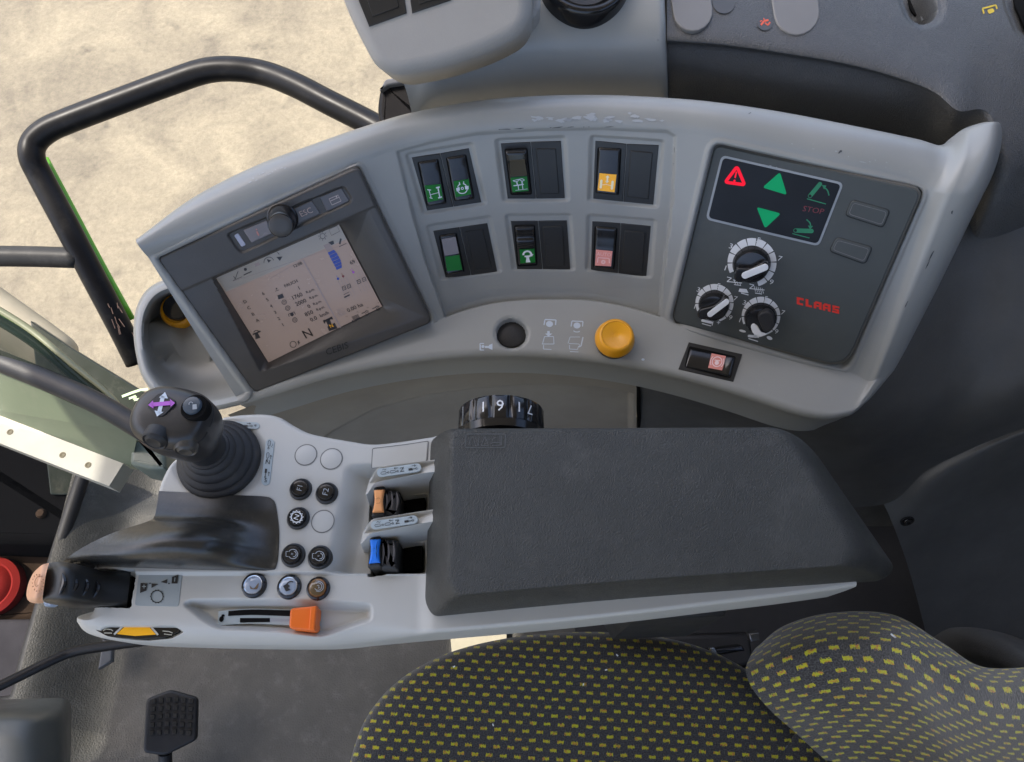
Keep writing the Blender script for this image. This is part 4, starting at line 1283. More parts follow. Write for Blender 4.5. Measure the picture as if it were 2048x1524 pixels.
def clip_ring(pts, z): return W(np.array([p[0] for p in pts], float), np.array([p[1] for p in pts], float), np.full(len(pts), z))
# padded rest
base = rpoly([(862, 872), (1560, 868), (1622, 892), (1790, 1135), (1772, 1158), (1660, 1167), (1250, 1196), (866, 1233), (850, 1205)], [22, 60, 50, 22, 20, 80, 200, 14, 20], 8)
topp = rpoly([(906, 860), (1545, 858), (1570, 872), (1702, 1092), (1688, 1130), (1630, 1135), (1250, 1160), (918, 1190), (900, 1160)], [18, 60, 50, 26, 24, 80, 200, 14, 20], 8)
Bq, Tq = W(base[:, 0], base[:, 1], np.full(len(base), DZ + .001)), W(topp[:, 0], topp[:, 1], np.full(len(base), DZ + .047))
R = []
pr = [(0.0, -.15)]
for t in np.linspace(0, 1, 18):
    B3 = np.array([(0, 0), (.52, .72), (.80, 1.0), (1.06, 1.0)])
    pr.append(tuple((1 - t) ** 3 * B3[0] + 3 * t * (1 - t) ** 2 * B3[1] + 3 * t * t * (1 - t) * B3[2] + t ** 3 * B3[3]))
for fxy, fz in pr:
    q = Bq + (Tq - Bq) * fxy; q[:, 2] = DZ + .001 + .046 * fz; R.append(q)
Tq = R[-1].copy()
cc = Tq.mean(0)
for k in (.985, .94, .86, .74, .6, .4, .2):
    q = cc + (Tq - cc) * k; q[:, 2] = DZ + .047 + .0016 * (1 - k) ; R.append(q)
MB().rings(R).build('arm_pad', MT['pad'], arm, sharp=0)
PADF = Frame((0, 0, DZ + .0475), (0, 0, 1))
lg = Ink(PADF, .0004)
lg.line(rpoly([(932, 868), (1011, 868), (1010, 895), (930, 895)], 3, 4), 1.4, True)
lg.seg([(938, 890), (941, 878), (946, 873)], 1.2).seg([(946, 873), (951, 892), (956, 891), (951, 873)], 1.2).seg([(958, 871), (957, 891)], 1.2)
lg.seg([(962, 891), (970, 873), (977, 891), (962, 891)], 1.2).seg([(1000, 871), (1000, 891)], 1.2).seg([(1003, 871), (1003, 891)], 1.2)
lg.seg([(982, 888), (985, 885), (1002, 885), (1002, 890), (984, 891)], 1.2).arc(992, 882, 7, 90, 175, 1.2)
lg.build('embossed_logo', plastic('pad_emboss', (.085, .09, .092), .4), arm)
# worn shine line along the near edge of the pad
lg = Ink(PADF, .0002)
# cover lid beside the pad
plate('lid', DK, rpoly([(746, 898), (812, 890), (856, 883), (853, 922), (744, 936)], 3, 3), -.004, .0007, MT['deck'], arm, bev=.0004)
IL = Ink(DK, .0003); IL.line(rpoly([(745, 897), (812, 889), (857, 882), (854, 923), (743, 937)], 3, 3), 1.8, True); IL.build('lid_gap', MT['groove'], arm)
I = Ink(DK, .0002)
pass
# fins between the levers, with printed label pills
def fin(px_top, base_px, z1):
    q = rpoly(px_top, [5, 9, 12, 2, 2, 14, 8], 6)
    T_ = W(q[:, 0], q[:, 1], np.full(len(q), z1)); B_ = T_ + [0, -.006, 0]; B_[:, 2] = DZ - .03
    # front nose slopes down towards the deck
    xs = T_[:, 0]; f = ss(xs.min() + .012, xs.min(), xs)
    T_[:, 2] -= .016 * f ** 1.3
    R = [B_, T_ * .98 + B_ * .02]
    c = T_.mean(0)
    for k in (.985, .95):
        w_ = c + (T_ - c) * np.array([k, k, 1]); w_[:, 2] = T_[:, 2] + .0006 * (1 if k < .98 else .6); R.append(w_)
    o = MB().rings(R).build('fin', MT['deck'], arm, sharp=42)
    return o
f1 = fin([(722, 978), (731, 946), (755, 935), (900, 915), (900, 941), (845, 947), (744, 966)], None, DZ + .016)
f2 = fin([(711, 1078), (719, 1048), (744, 1038), (896, 1014), (896, 1039), (845, 1047), (735, 1068)], None, DZ + .016)
FF = Frame((0, 0, DZ + .0168), (0, 0, 1))
def labelpill(u0, v0, u1, v1, r, parent, fr, h, marks):
    o = plate('label', fr, pill(u0, v0, u1, v1, r), h - .0008, h + .0004, MT['label'], parent, bev=.0001)
    I = Ink(fr, h + .0007)
    d = np.array([u1 - u0, v1 - v0], float); L = np.linalg.norm(d); d /= L; nn = np.array([d[1], -d[0]])
    ang = math.degrees(math.atan2(-d[1], d[0]))
    def at(t, s): return tuple(np.array([u0, v0]) + d * t * L + nn * s * r)
    for kind_, t in marks:
        if kind_ == 'cyl':
            I.line([at(t - .07, -.45), at(t + .05, -.45), at(t + .05, .1), at(t - .07, .1), at(t - .09, -.17)], 1.0, True).line([at(t + .05, -.2), at(t + .10, -.2)], 1.0).ring(*at(t + .12, -.2), 1.5, .9, 10)
        elif kind_ == 'cylk':
            I.fill([at(t - .08, -.45), at(t + .03, -.45), at(t + .03, .05), at(t - .08, .05)]).line([at(t + .03, -.2), at(t + .12, -.2)], 1.2).ring(*at(t + .14, -.2), 1.6, .9, 10)
        elif kind_ == 'arl': I.line([at(t - .04, .55), at(t + .06, .55)], .9).seg([at(t - .01, .8), at(t - .05, .55), at(t - .01, .3)], .8)
        elif kind_ == 'arr': I.line([at(t - .06, .55), at(t + .04, .55)], .9).seg([at(t + .01, .8), at(t + .05, .55), at(t + .01, .3)], .8)
        elif kind_ == 'til': I.line(cr([at(t - .05, .5), at(t - .02, .75), at(t + .02, .45), at(t + .05, .7)], 10), .9)
        else: I.text(kind_, *at(t, 0), r * .95, ang + (90 if kind_ == 'N' else 90), 1.1)
    I.build('label_print', MT['ink_k'], parent)
    return o
MK = [('cyl', .08), ('til', .10), ('cyl', .34), ('arl', .42), ('N', .58), ('cylk', .84), ('arr', .92)]
labelpill(762, 945, 834, 935, 8.4, f1, FF, .0002, MK)
labelpill(750, 1050, 827, 1039, 8.4, f2, FF, .0002, MK)
# slot liners and finger levers
def lever(slot, cap, grip, mcap, name):
    l_ = empty(name, DK.pw(*np.mean(cap, 0), -.01), parent=arm)
    plate('slot_liner', DK, rpoly(slot, 3, 3), -.034, -.0235, MT['void'], l_, bev=0)
    q = np.array(grip, float)
    # curved ribbed back of the paddle
    plate('paddle', DK, rpoly(q, 5, 4), -.030, .006, MT['blkmatt'], l_, bev=.004, seg=4)
    for k in range(3):
        x0 = q[0][0] + 8 + k * 10.5
        cvx = cr([(x0, q[0][1] + 6), (x0 + 2.6, (q[0][1] + q[3][1]) / 2), (x0 - 1, q[3][1] - 7)], 9)
        w_ = DK.pw(cvx[:, 0], cvx[:, 1], .0055)
        tube(w_, np.sin(np.linspace(.15, math.pi - .15, 9)) * .0011, 6).build('rib', MT['keycap'], l_)
    c = np.array(cap, float)
    e = inset(c, -2.0)
    plate('cap_holder', DK, rpoly([(e[0][0] + 2, e[0][1] - 7), (e[1][0] - 1, e[1][1] - 7), (e[1][0] + 1, e[2][1] + 8), (e[3][0] - 1, e[3][1] + 8)], 6, 4), -.02, .0085, MT['blk'], l_, bev=.003)
    mid = (c[0] + c[3]) / 2 + (3, 0), (c[1] + c[2]) / 2 - (2.5, 0)
    shp = np.concatenate([cr([c[0], c[0] * .5 + c[1] * .5, c[1]], 5), cr([c[1], mid[1], c[2]], 9)[1:], cr([c[2], c[2] * .5 + c[3] * .5, c[3]], 5)[1:], cr([c[3], mid[0], c[0]], 9)[1:-1]])
    plate('cap', DK, shp, .004, .0110, mcap, l_, bev=.0016)
    I = Ink(DK, .0113)
    cu, cv = c.mean(0)
    I.arc(cu, cv, 5, -60, 200, 1.0).line([(cu - 2, cv - 5), (cu + 2, cv - 5)], 1).line([(cu - 4, cv + 6), (cu + 4, cv + 5)], 1)
    I.build('cap_mark', plastic(name + '_mark', tuple(np.array(mcap.node_tree.nodes['Principled BSDF'].inputs['Base Color'].default_value[:3]) * 0 + (.55, .25, .09) if mcap is MT['peach'] else (.03, .22, .62)), .5), l_)
    return l_
lever([(733, 990), (850, 976), (848, 1034), (731, 1046)], [(747, 979), (768, 978), (767, 1023), (744, 1024)], [(764, 976), (800, 982), (799, 1034), (762, 1030)], MT['peach'], 'finger_lever')
lever([(735, 1082), (844, 1076), (844, 1136), (735, 1152)], [(739, 1078), (760, 1077), (759, 1124), (737, 1126)], [(757, 1074), (797, 1080), (795, 1140), (760, 1138)], MT['blue'], 'finger_lever')

# thumb rest: dark moulded cover rising to a hump
TH0 = [[(318, 982, .7206), (400, 986, .7206), (470, 990, .7206), (530, 993, .7206), (546, 1000, .7206), (551, 1008, .7206)],
       [(314, 1010, .7240), (400, 1014, .7230), (470, 1016, .7225), (525, 1020, .7220), (548, 1026, .7210), (555, 1030, .7206)],
       [(308, 1034, .7290), (392, 1038, .7270), (455, 1042, .7250), (512, 1052, .7228), (546, 1060, .7212), (558, 1060, .7206)],
       [(292, 1044, .7380), (372, 1046, .7420), (432, 1055, .7390), (490, 1072, .7280), (542, 1082, .7215), (558, 1082, .7206)],
       [(225, 1066, .7400), (335, 1064, .7530), (415, 1076, .7490), (478, 1094, .7330), (538, 1104, .7218), (557, 1104, .7206)],
       [(165, 1095, .7350), (295, 1092, .7550), (395, 1104, .7500), (468, 1116, .7320), (534, 1123, .7218), (555, 1123, .7206)],
       [(128, 1122, .7250), (255, 1120, .7440), (388, 1128, .7390), (463, 1133, .7280), (530, 1138, .7215), (550, 1138, .7206)],
       [(130, 1134, .7160), (260, 1136, .7190), (390, 1140, .7190), (465, 1142, .7185), (530, 1143, .7180), (547, 1142, .7160)]]
G = surfpx(TH0, 110, 90)
m = MB().grid(G)
ring = np.concatenate([G[0, :-1], G[:-1, -1], G[-1, :0:-1], G[:0:-1, 0]])
low = ring.copy(); low[:, 2] = np.minimum(ring[:, 2] - .006, .712); 
m.rings([low, ring], cap0=False, cap1=False)
m.build('thumb_rest', MT['thumb'], arm, sharp=60)

# round push buttons
def button(u, v, h0=0.0, r=.0080, style='blk', draw=None, ink=None, name='button'):
    s = r / .0080
    o = lathe(name, DK, u, v, h0, [(r * 1.02, h0 - .003), (r * 1.02, h0 + .0008), (r * .96, h0 + .0022), (r * .84, h0 + .0028), (r * .78, h0 + .0024)], MT['blk'] if style == 'blk' else MT['blkgloss'], arm, seg=36)
    if style == 'blk':
        lathe('button_cap', DK, u, v, h0, [(r * .74, h0 + .001), (r * .72, h0 + .0040), (r * .66, h0 + .0050), (r * .50, h0 + .0052)], MT['blkgloss'], o, seg=36)
        ht = h0 + .0055
    else:
        lathe('trim_ring', DK, u, v, h0, [(r * .80, h0 + .002), (r * .74, h0 + .0036), (r * .68, h0 + .0032)], MT['chrome'] if style == 'silver' else simple('bronze_ring', (.45, .22, .09), .25, .8), o, seg=36)
        lathe('button_cap', DK, u, v, h0, [(r * .68, h0 + .002), (r * .66, h0 + .0034), (r * .4, h0 + .0042), (r * .1, h0 + .0044)], MT['capamber'] if style == 'bronze' else MT['capgloss'], o, seg=36)
        ht = h0 + .0048
    if draw:
        I = Ink(DK, ht); draw(I); I.build('button_symbol', ink or MT['ink_w'], o)
    return o
def gear(I, u, v, r, w, teeth=12):
    I.ring(u, v, r, w)
    for k in range(teeth):
        a = 2 * math.pi * k / teeth
        I.line([(u + (r) * math.cos(a), v + r * math.sin(a)), (u + (r + w * 1.1) * math.cos(a), v + (r + w * 1.1) * math.sin(a))], w * .9)
GI = simple('print_dim', (.34, .37, .40), .5)
b1 = button(602, 979, draw=lambda I: I.text('F1', 599, 976, 10, 78, 1.0), ink=MT['ink_g'])
button(654, 987, draw=lambda I: I.text('F2', 651, 983, 11, 78, 1.0), ink=MT['ink_g'])
button(597, 1037, draw=lambda I: (gear(I, 593, 1034, 10.5, 2.6), I.text('N', 593, 1034, 9.5, 70, 1.1)))
def eng(I, u, v, t):
    I.arc(u + 1, v, 9.5, -150, 150, 1.5); I.seg([(u - 9, v - 5), (u - 13, v - 5), (u - 13, v + 5), (u - 9, v + 5)], 1.3); I.arc(u + 2, v, 5.5, -100, 80, 1.5); I.text(t, u - 1, v, 5 if t == '+' else 1.5, 10, 1)
button(587, 1111, draw=lambda I: eng(I, 585, 1108, '+'), ink=MT['ink_g'], r=.0083)
button(640, 1115, draw=lambda I: eng(I, 638, 1112, '-'), ink=MT['ink_g'], r=.0083)
button(509, 1171, -.003, .0085, 'silver', lambda I: I.fill(np.concatenate([cr([(499, 1171), (507, 1177), (515, 1168)], 9), cr([(518, 1166), (514, 1178), (501, 1178)], 9)])), simple('print_bronze', (.14, .09, .05), .4))
button(579, 1174, -.003, .0083, 'silver', lambda I: I.fill([(566, 1172), (574, 1167), (580, 1172), (576, 1176), (582, 1180), (572, 1183)]).arc(582, 1172, 9, 60, 150, 2.4), MT['ink_k'])
button(637, 1177, -.003, .0080, 'bronze', lambda I: (I.text('2', 637, 1173, 7, 20, 1.2), I.arc(636, 1173, 7.5, -150, 120, 1.2), I.arc(637, 1173, 10, -120, 100, 1.1)), GI)
for u, v in ((612, 910), (663, 918), (646, 1043)):
    o = lathe('blank_plug', DK, u, v, 0, [(.0079, -.002), (.0079, .0003), (.0074, .0005)], MT['deck'], arm, seg=40)
    I = Ink(DK, .0007); c = DK.loc(u, v, 0)
    t = np.linspace(0, 2 * math.pi, 48, endpoint=False)
    for r_, w_ in ((.0080, .00035),):
        A_ = np.stack([c[0] + (r_ + w_) * np.cos(t), c[1] + (r_ + w_) * np.sin(t), 0 * t + .0004], 1); B_ = np.stack([c[0] + (r_ - w_) * np.cos(t), c[1] + (r_ - w_) * np.sin(t), 0 * t + .0006], 1)
        MB().grid(DK.w(np.stack([A_, B_])), closed_u=True).build('plug_groove', MT['groove'], o, fix=False)

# joystick
joy = empty('joystick', DK.pw(438, 916), parent=arm)
prof = [(.0300, -.004), (.0305, .000), (.0298, .0035), (.0278, .0055), (.0268, .0060), (.0270, .0080), (.0255, .0105), (.0235, .0125), (.0226, .0130), (.0228, .0150), (.0212, .0180), (.0192, .0200), (.0185, .0205), (.0186, .0222), (.0170, .0250), (.0156, .0262), (.0154, .0290), (.0140, .0300)]
c0_ = DK.loc(438, 918)[:2]; HC = W(360, 850, .786)[:2]
t = np.linspace(0, 2 * math.pi, 48, endpoint=False)
R = []
for r_, z_ in prof:
    z_ *= .78
    f = max(z_, 0) / .030
    cx, cy = c0_[0] + (HC[0] - c0_[0]) * .45 * f, c0_[1] + (HC[1] - c0_[1]) * .45 * f
    R.append(np.stack([cx + r_ * np.cos(t), cy + r_ * np.sin(t), 0 * t + DZ + z_], 1))
MB().rings(R, cap0=True).build('boot', MT['rubber'], joy, sharp=45)
GT = np.array([(.742, -.10, .30, .0140, .0140, 2.0), (.756, .30, .3, .0138, .0136, 2.0), (.766, .6, .6, .0150, .0145, 2.1), (.774, .85, .85, .0185, .0170, 2.3), (.782, 1, 1, .0225, .0195, 2.5), (.790, 1, 1, .0250, .0208, 2.6),
               (.798, 1, 1, .0262, .0214, 2.6), (.805, 1, 1, .0262, .0212, 2.6), (.811, 1, 1, .0254, .0202, 2.6), (.8155, 1, 1, .0236, .0184, 2.5), (.8182, 1, 1, .0205, .0156, 2.4), (.8195, 1, 1, .016, .012, 2.3), (.8202, 1, 1, .008, .006, 2.2)])
GT[:, 0] -= .011; GT[0, 0] += .008
GG = cr(GT, 70)
R = []
t = np.linspace(0, 2 * math.pi, 64, endpoint=False)
ro_ = math.radians(-14)
for z_, fx, fy, a, b, ex in GG:
    x = a * np.sign(np.cos(t)) * np.abs(np.cos(t)) ** (2 / ex); y = b * np.sign(np.sin(t)) * np.abs(np.sin(t)) ** (2 / ex)
    X_ = x * math.cos(ro_) - y * math.sin(ro_); Y_ = x * math.sin(ro_) + y * math.cos(ro_)
    cx = c0_[0] + (HC[0] - c0_[0]) * fx; cy = c0_[1] + (HC[1] - c0_[1]) * fy
    R.append(np.stack([cx + X_, cy + Y_, 0 * t + z_], 1))
grip = MB().rings(R, cap0=True).build('grip', plastic('grip_black', (.026, .0255, .026), .34, 700, .12, .12, dirt=.12, dirtcol=(.08, .075, .07)), joy, sharp=0)
# mould seam round the grip
k = 44
seam = np.concatenate([R[k], R[k][:1]]) 
tube(np.array(R[k]) + 0, .0004, 5, cap=False).build('mould_seam', MT['blkmatt'], joy)
GTF = Frame((HC[0], HC[1], .8088), (-.04, -.02, 1))
pl_ = plate('symbol_plate', GTF, rpoly([(320, 782), (355, 803), (322, 836), (290, 812)], 12, 5), -.0035, .0014, MT['blkmatt'], joy, bev=.0003)
I = Ink(GTF, .0017)
I.line([(326, 792), (318, 826)], 8).fill([(318, 795), (330, 784), (336, 797)]).fill([(309, 821), (327, 824), (314, 833)])
I.build('white_arrow', MT['ink_lb'], joy)
I = Ink(GTF, .0020)
I.line([(304, 809), (342, 806)], 8).fill([(296, 810), (306, 801), (307, 817)]).fill([(350, 806), (340, 798), (341, 814)])
I.build('purple_arrow', MT['purple'], joy)
lathe('lock_button_well', GTF, 389, 815, 0, [(.0086, -.006), (.0086, .0004), (.0080, .0010), (.0074, .0008)], MT['void'], joy, seg=36)
lathe('lock_button', GTF, 387, 813, 0, [(.0060, -.002), (.0058, .0026), (.0053, .0032), (.003, .0034)], simple('lock_cap', (.055, .075, .10), .22), joy, seg=32)
I = Ink(GTF, .0037)
I.fill([(385, 809), (393, 808), (394, 818), (385, 819)]).arc(382, 808, 4, 20, 200, 1.4).build('lock_symbol', MT['ink_g'], joy)
RA = np.array(R); RN = normals(RA); RN = np.where((np.sum(RN * (RA - RA.mean((0, 1))), -1) < 0)[..., None], -RN, RN)
RU, RV = proj(RA)
vis = np.sum(RN * (np.array([0, 0, CAMZ]) - RA), -1) > 0
def fkey(u, v, r, m1):
    d = (RU - u) ** 2 + (RV - v) ** 2 + np.where(vis, 0, 1e9)
    i = np.unravel_index(np.argmin(d), d.shape)
    f_ = Frame(RA[i], unit(RN[i] * .55 + np.array([-.05, -.75, .05])))
    lathe('thumb_key', f_, u, v, 0, [(r * 1.12, -.006), (r * 1.12, .0010), (r * 1.0, .0020), (r * .9, .0012), (r * .78, .0018), (r * .62, .0028), (r * .45, .0026), (r * .2, .0022)], m1, joy, seg=32)
fkey(311, 879, .0072, MT['blkmatt'])
fkey(372, 897, .0064, plastic('worn_key', (.05, .046, .040), .4, dirt=.5, dirtcol=(.11, .10, .085)))

# label strips near the joystick
labelpill(540, 886, 531, 962, 8.5, arm, DK, .0003, [('cyl', .02), ('til', .06), ('cyl', .34), ('arl', .36), ('N', .50), ('cylk', .76), ('arl', .80), ('5', .98)])
labelpill(440, 848, 512, 851, 6.5, arm, DK, .0003, [('cyl', .18), ('arl', .32), ('N', .48), ('cylk', .74), ('arr', .80), ('4', .98)])

# near strip: sticker, slider, indicator, front lever
stk = plate('sticker', DK, rpoly([(278, 1142), (365, 1145), (357, 1213), (269, 1211)], 6, 5), -.004, -.0026, MT['sticker'], arm, bev=.0002)
I = Ink(DK, -.0022)
I.fill([(281, 1166), (295, 1167), (293, 1181), (280, 1186)]).fill([(303, 1167), (317, 1168), (303, 1176)]).fill([(321, 1164), (335, 1158), (334, 1167)]).fill([(344, 1154), (357, 1149), (355, 1167), (343, 1167)])
I.fill(ell(300, 1167, 1.6, n=8)).fill(ell(338, 1167, 1.6, n=8))
gear(I, 314, 1193, 12, 1.8, 14)
I.build('sticker_print', MT['ink_k'], stk)
I = Ink(DK, -.0019); I.text('+', 288, 1173, 8, 0, 1).line([(350, 1155), (349, 1163)], 1.6); I.build('sticker_sign', MT['sticker'], stk)
sl = plate('slider_plate', DK, np.concatenate([cr([(437, 1222), (500, 1217), (585, 1220), (640, 1226)], 10), cr([(640, 1252), (570, 1250), (500, 1247), (435, 1251)], 10)]), -.012, -.0094, MT['label'], arm, bev=.0002)
I = Ink(DK, -.0090)
I.fill(np.concatenate([cr([(457, 1222), (500, 1219), (560, 1220), (590, 1221)], 10), cr([(590, 1233), (540, 1231), (500, 1230), (456, 1232)], 10)]))
I.fill([(480, 1236), (540, 1236), (540, 1244), (480, 1245)]).fill(ell(443, 1238, 4.5, 6, rot=.3)).fill(ell(446, 1231, 3.2, 2.4))
I.build('slider_slot', MT['void'], sl)
I = Ink(DK, -.0090); I.fill([(540, 1236), (585, 1238), (585, 1243), (540, 1243)]); I.build('slider_scale', MT['ink_g'], sl)
q = np.array([(580, 1216), (633, 1211), (629, 1262), (577, 1257)], float)
kb = plate('slider_knob', DK, rpoly(q, 9, 6), -.011, .0035, MT['orange'], arm, bev=.0014)
plate('knob_ridge', DK, rpoly([(621, 1213), (633, 1211), (629, 1262), (617, 1260)], 2, 3), 0, .0058, MT['orange'], kb, bev=.0007)
ind = plate('indicator_window', DK, inset(eye, -1), -.013, -.0085, MT['blkgloss'], arm, bev=.0002)
I = Ink(DK, -.0080); I.fill([(233, 1268), (252, 1251), (296, 1251), (312, 1269), (270, 1272)]); I.build('indicator_amber', MT['amber'], ind)
I = Ink(DK, -.0078); I.line([(228, 1269), (247, 1251)], 4).line([(316, 1270), (300, 1251)], 4); I.build('indicator_frame', MT['deck'], ind)
I = Ink(DK, -.0078)
I.seg([(206, 1261), (212, 1258), (222, 1259), (226, 1262)], 2).seg([(208, 1266), (224, 1266)], 2).seg([(325, 1262), (338, 1263), (345, 1266)], 2).seg([(328, 1268), (344, 1270)], 1.6)
I.build('indicator_marks', MT['sillpale'], ind)
plate('lower_lens', Frame((0, 0, DZ - .03), (0, 0, 1)), rpoly([(192, 1268), (345, 1272), (330, 1283), (205, 1281)], 5, 4), -.008, 0, MT['blkgloss'], ind, bev=.001)
# front lever
fl = empty('drive_lever', DK.pw(180, 1170, -.02), parent=arm)
plate('lever_bay', DK, rpoly([(120, 1137), (267, 1141), (255, 1213), (150, 1209), (120, 1211)], 3, 3), -.034, -.022, MT['void'], fl, bev=0)
LB = [[(93, 1126, .742), (130, 1124, .744), (175, 1134, .734), (215, 1142, .724), (262, 1142, .712)],
      [(88, 1145, .741), (128, 1140, .749), (172, 1150, .739), (212, 1156, .727), (260, 1158, .714)],
      [(84, 1170, .741), (125, 1172, .749), (170, 1176, .739), (208, 1180, .727), (257, 1184, .714)],
      [(86, 1198, .742), (124, 1202, .744), (168, 1208, .734), (206, 1210, .724), (254, 1211, .712)],
      [(90, 1205, .722), (124, 1212, .722), (168, 1218, .712), (206, 1212, .706), (254, 1212, .704)]]
G = surfpx(LB, 46, 36)
G0 = G[:1].copy(); G0[..., 2] -= .02
m = MB().grid(np.concatenate([G0, G])); m.grid(np.stack([G[:, 0], G[:, 0] * [1, 1, 0] + [0, 0, .715]]))
m.build('paddle', MT['blk'], fl, sharp=60)
for x0, dz_ in ((126, 0), (149, 1), (172, 2), (194, 3)):
    cvx = cr([(x0 - 1 - dz_, 1146 + dz_ * 4), (x0 + 3, 1166 + dz_ * 3), (x0 - 8, 1190 + dz_ * 2)], 10)
    w_ = W(cvx[:, 0], cvx[:, 1], np.full(10, (.7492, .7440, .7385, .7325)[dz_]))
    tube(w_, np.sin(np.linspace(.12, math.pi - .12, 10)) * .0017, 7).build('rib', MT['blkgloss'], fl)
oc = [[(98, 1126, .7435), (84, 1130, .745), (70, 1142, .738), (64, 1150, .722)],
      [(92, 1148, .7488), (78, 1152, .7490), (62, 1160, .740), (57, 1166, .722)],
      [(88, 1174, .7488), (73, 1178, .7490), (57, 1182, .740), (53, 1185, .722)],
      [(85, 1198, .7435), (70, 1200, .745), (56, 1198, .738), (54, 1196, .722)],
      [(88, 1205, .730), (74, 1207, .728), (60, 1204, .722), (58, 1200, .716)]]
G = surfpx(oc, 26, 34)
MB().grid(G).build('lever_cap', MT['peach2'], fl, sharp=60)
LCF = Frame(W(78, 1168, .7495), (-.12, 0, 1))
I = Ink(LCF, .0004)
for k in range(14):
    a = 2 * math.pi * k / 14
    I.line([(76 + 10 * math.cos(a), 1166 + 15 * math.sin(a)), (76 + 12.5 * math.cos(a), 1166 + 18.5 * math.sin(a))], 2.4)
I.line(cr([(82, 1154), (76, 1153), (70, 1162), (71, 1172), (77, 1170), (80, 1160), (84, 1164)], 20), 1.8)
I.build('cap_mark', plastic('cap_mark_brown', (.42, .19, .09), .5), fl)
plate('hinge_clip', Frame((0, 0, .705), (0, 0, 1)), [(85, 1203), (112, 1206), (100, 1212), (88, 1212)], -.006, 0, simple('clip_blue_grey', (.28, .34, .42), .3), fl, bev=.001)

# rotary dial wheel on the far side of the pad
wc = np.array([W(1001, 800, .758)[0], .2065, .7165])
m = MB()
R = []
seg = 168
t = np.linspace(0, 2 * math.pi, seg, endpoint=False)
for dy, r_ in [(-.0125, .0305), (-.0120, .0322), (-.0065, .0330), (-.0060, .0316), (-.0045, .0325), (.0100, .0325), (.0118, .0315), (.0124, .0295)]:
    sc = np.ones(seg)
    if -.0046 < dy < .0101:
        sc = 1 - .075 * np.clip(np.cos(t * 14), 0, 1) ** 3
    R.append(np.stack([wc[0] + r_ * sc * np.cos(t), np.full(seg, wc[1] + dy), wc[2] + r_ * sc * np.sin(t)], 1))
wh = MB().rings(R, cap0=True).build('dial_wheel', MT['blkgloss'], arm, sharp=40)
DWF = Frame(wc + [0, 0, .0325], (0, -.05, 1))
for txt, u, sz, an in (('6', 1000, 18, 178), ('1', 970, 15, 188), ('1', 1034, 15, 172), ('7', 1056, 15, 165)):
    V_, F_ = text_mesh(txt)
    th = math.pi / 2 - (u - 1001) * .0128
    rad = np.array([math.cos(th), 0, math.sin(th)]); tan = np.array([math.sin(th), 0, -math.cos(th)])
    o0 = wc + rad * .0328 + np.array([0, .003, 0])
    VV = o0 + (-V_[:, :1] * tan - V_[:, 1:2] * np.array([0, 1, 0])) * .0085 * (1 if txt == '6' else .9)
    mm = MB().add(VV, F_); mm.build('numeral', MT['ink_w'], wh, smooth=False, fix=False)
# bracket under the armrest
plate('side_bracket', Frame((0, 0, DZ - .07), (0, 0, 1)), [(1240, 1190), (1480, 1176), (1450, 1232), (1270, 1240)], -.14, 0, MT['blkmatt'], arm, bev=.004)

# ================================================================== TRIM PANELS
def sheet(name, rows, nu, nv, mat, label, cat, depth=.012, disp=None, rootpx=None):
    G = surfpx(rows, nu, nv)
    if disp is not None:
        u_, v_ = proj(G); n_ = normals(G)
        if n_[nv // 2, nu // 2] @ np.array([0, -.3, 1]) < 0: n_ = -n_
        G = G + n_ * disp(u_, v_)[..., None]
    root = empty(name, G.reshape(-1, 3)[np.argmin(G[..., 2])], label, cat)
    m = MB().grid(G)
    o = m.build('panel', mat, root, sharp=60)
    return root, G

# upper dark trim beyond the console
UC = [
 [(1334, -60, .785), (1334, 20, .780), (1334, 76, .774), (1334, 90, .764), (1334, 140, .741), (1334, 215, .690)],
 [(1450, -60, .785), (1450, 25, .780), (1450, 85, .774), (1450, 99, .764), (1450, 155, .741), (1450, 228, .690)],
 [(1560, -60, .785), (1560, 35, .780), (1560, 100, .774), (1560, 114, .764), (1560, 172, .741), (1560, 250, .690)],
 [(1680, -60, .785), (1680, 45, .780), (1680, 119, .774), (1680, 133, .764), (1680, 190, .741), (1680, 272, .690)],
 [(1780, -60, .785), (1780, 55, .780), (1780, 143, .774), (1780, 157, .764), (1780, 210, .741), (1780, 292, .690)],
 [(1862, -60, .785), (1862, 62, .780), (1864, 172, .774), (1862, 186, .765), (1855, 232, .738), (1845, 312, .690)],
 [(1925, -60, .785), (1922, 70, .780), (1918, 208, .774), (1912, 220, .768), (1900, 250, .745), (1890, 310, .700)],
 [(1975, -60, .785), (1972, 75, .780), (1968, 206, .772), (1966, 220, .770), (1962, 245, .760), (1960, 300, .735)],
 [(2030, -60, .785), (2030, 80, .780), (2030, 222, .770), (2024, 300, .762), (2015, 350, .750), (1985, 405, .728)],
 [(2110, -60, .785), (2110, 80, .780), (2110, 222, .768), (2110, 290, .758), (2110, 330, .741), (2110, 372, .735)]]
rowsT = [[UC[c][r] for c in range(len(UC))] for r in range(6)]
rowsT.append([(u_ - (30 if u_ > 1900 else 0), v_ + 70, z_ - .035) for u_, v_, z_ in rowsT[-1]])
slotA = pill(1822, -60, 1848, 12, 30)
slotB = np.array([(2008, -80), (2022, 10), (2040, 52), (2060, 70), (2110, 70), (2110, -80)], float)
def dispU(u, v):
    d = -.028 * ss(2, -8, sdf(u, v, slotA)) - .028 * ss(2, -8, sdf(u, v, slotB))
    d -= .0025 * ss(18, 4, sdf(u, v, slotA)) + .0025 * ss(18, 4, sdf(u, v, slotB))
    return d
ut, GU = sheet('upper_side_trim', rowsT, 360, 230, MT['trim'], 'dark grained plastic shelf trim behind the console, with oval plates', 'trim', disp=dispU)
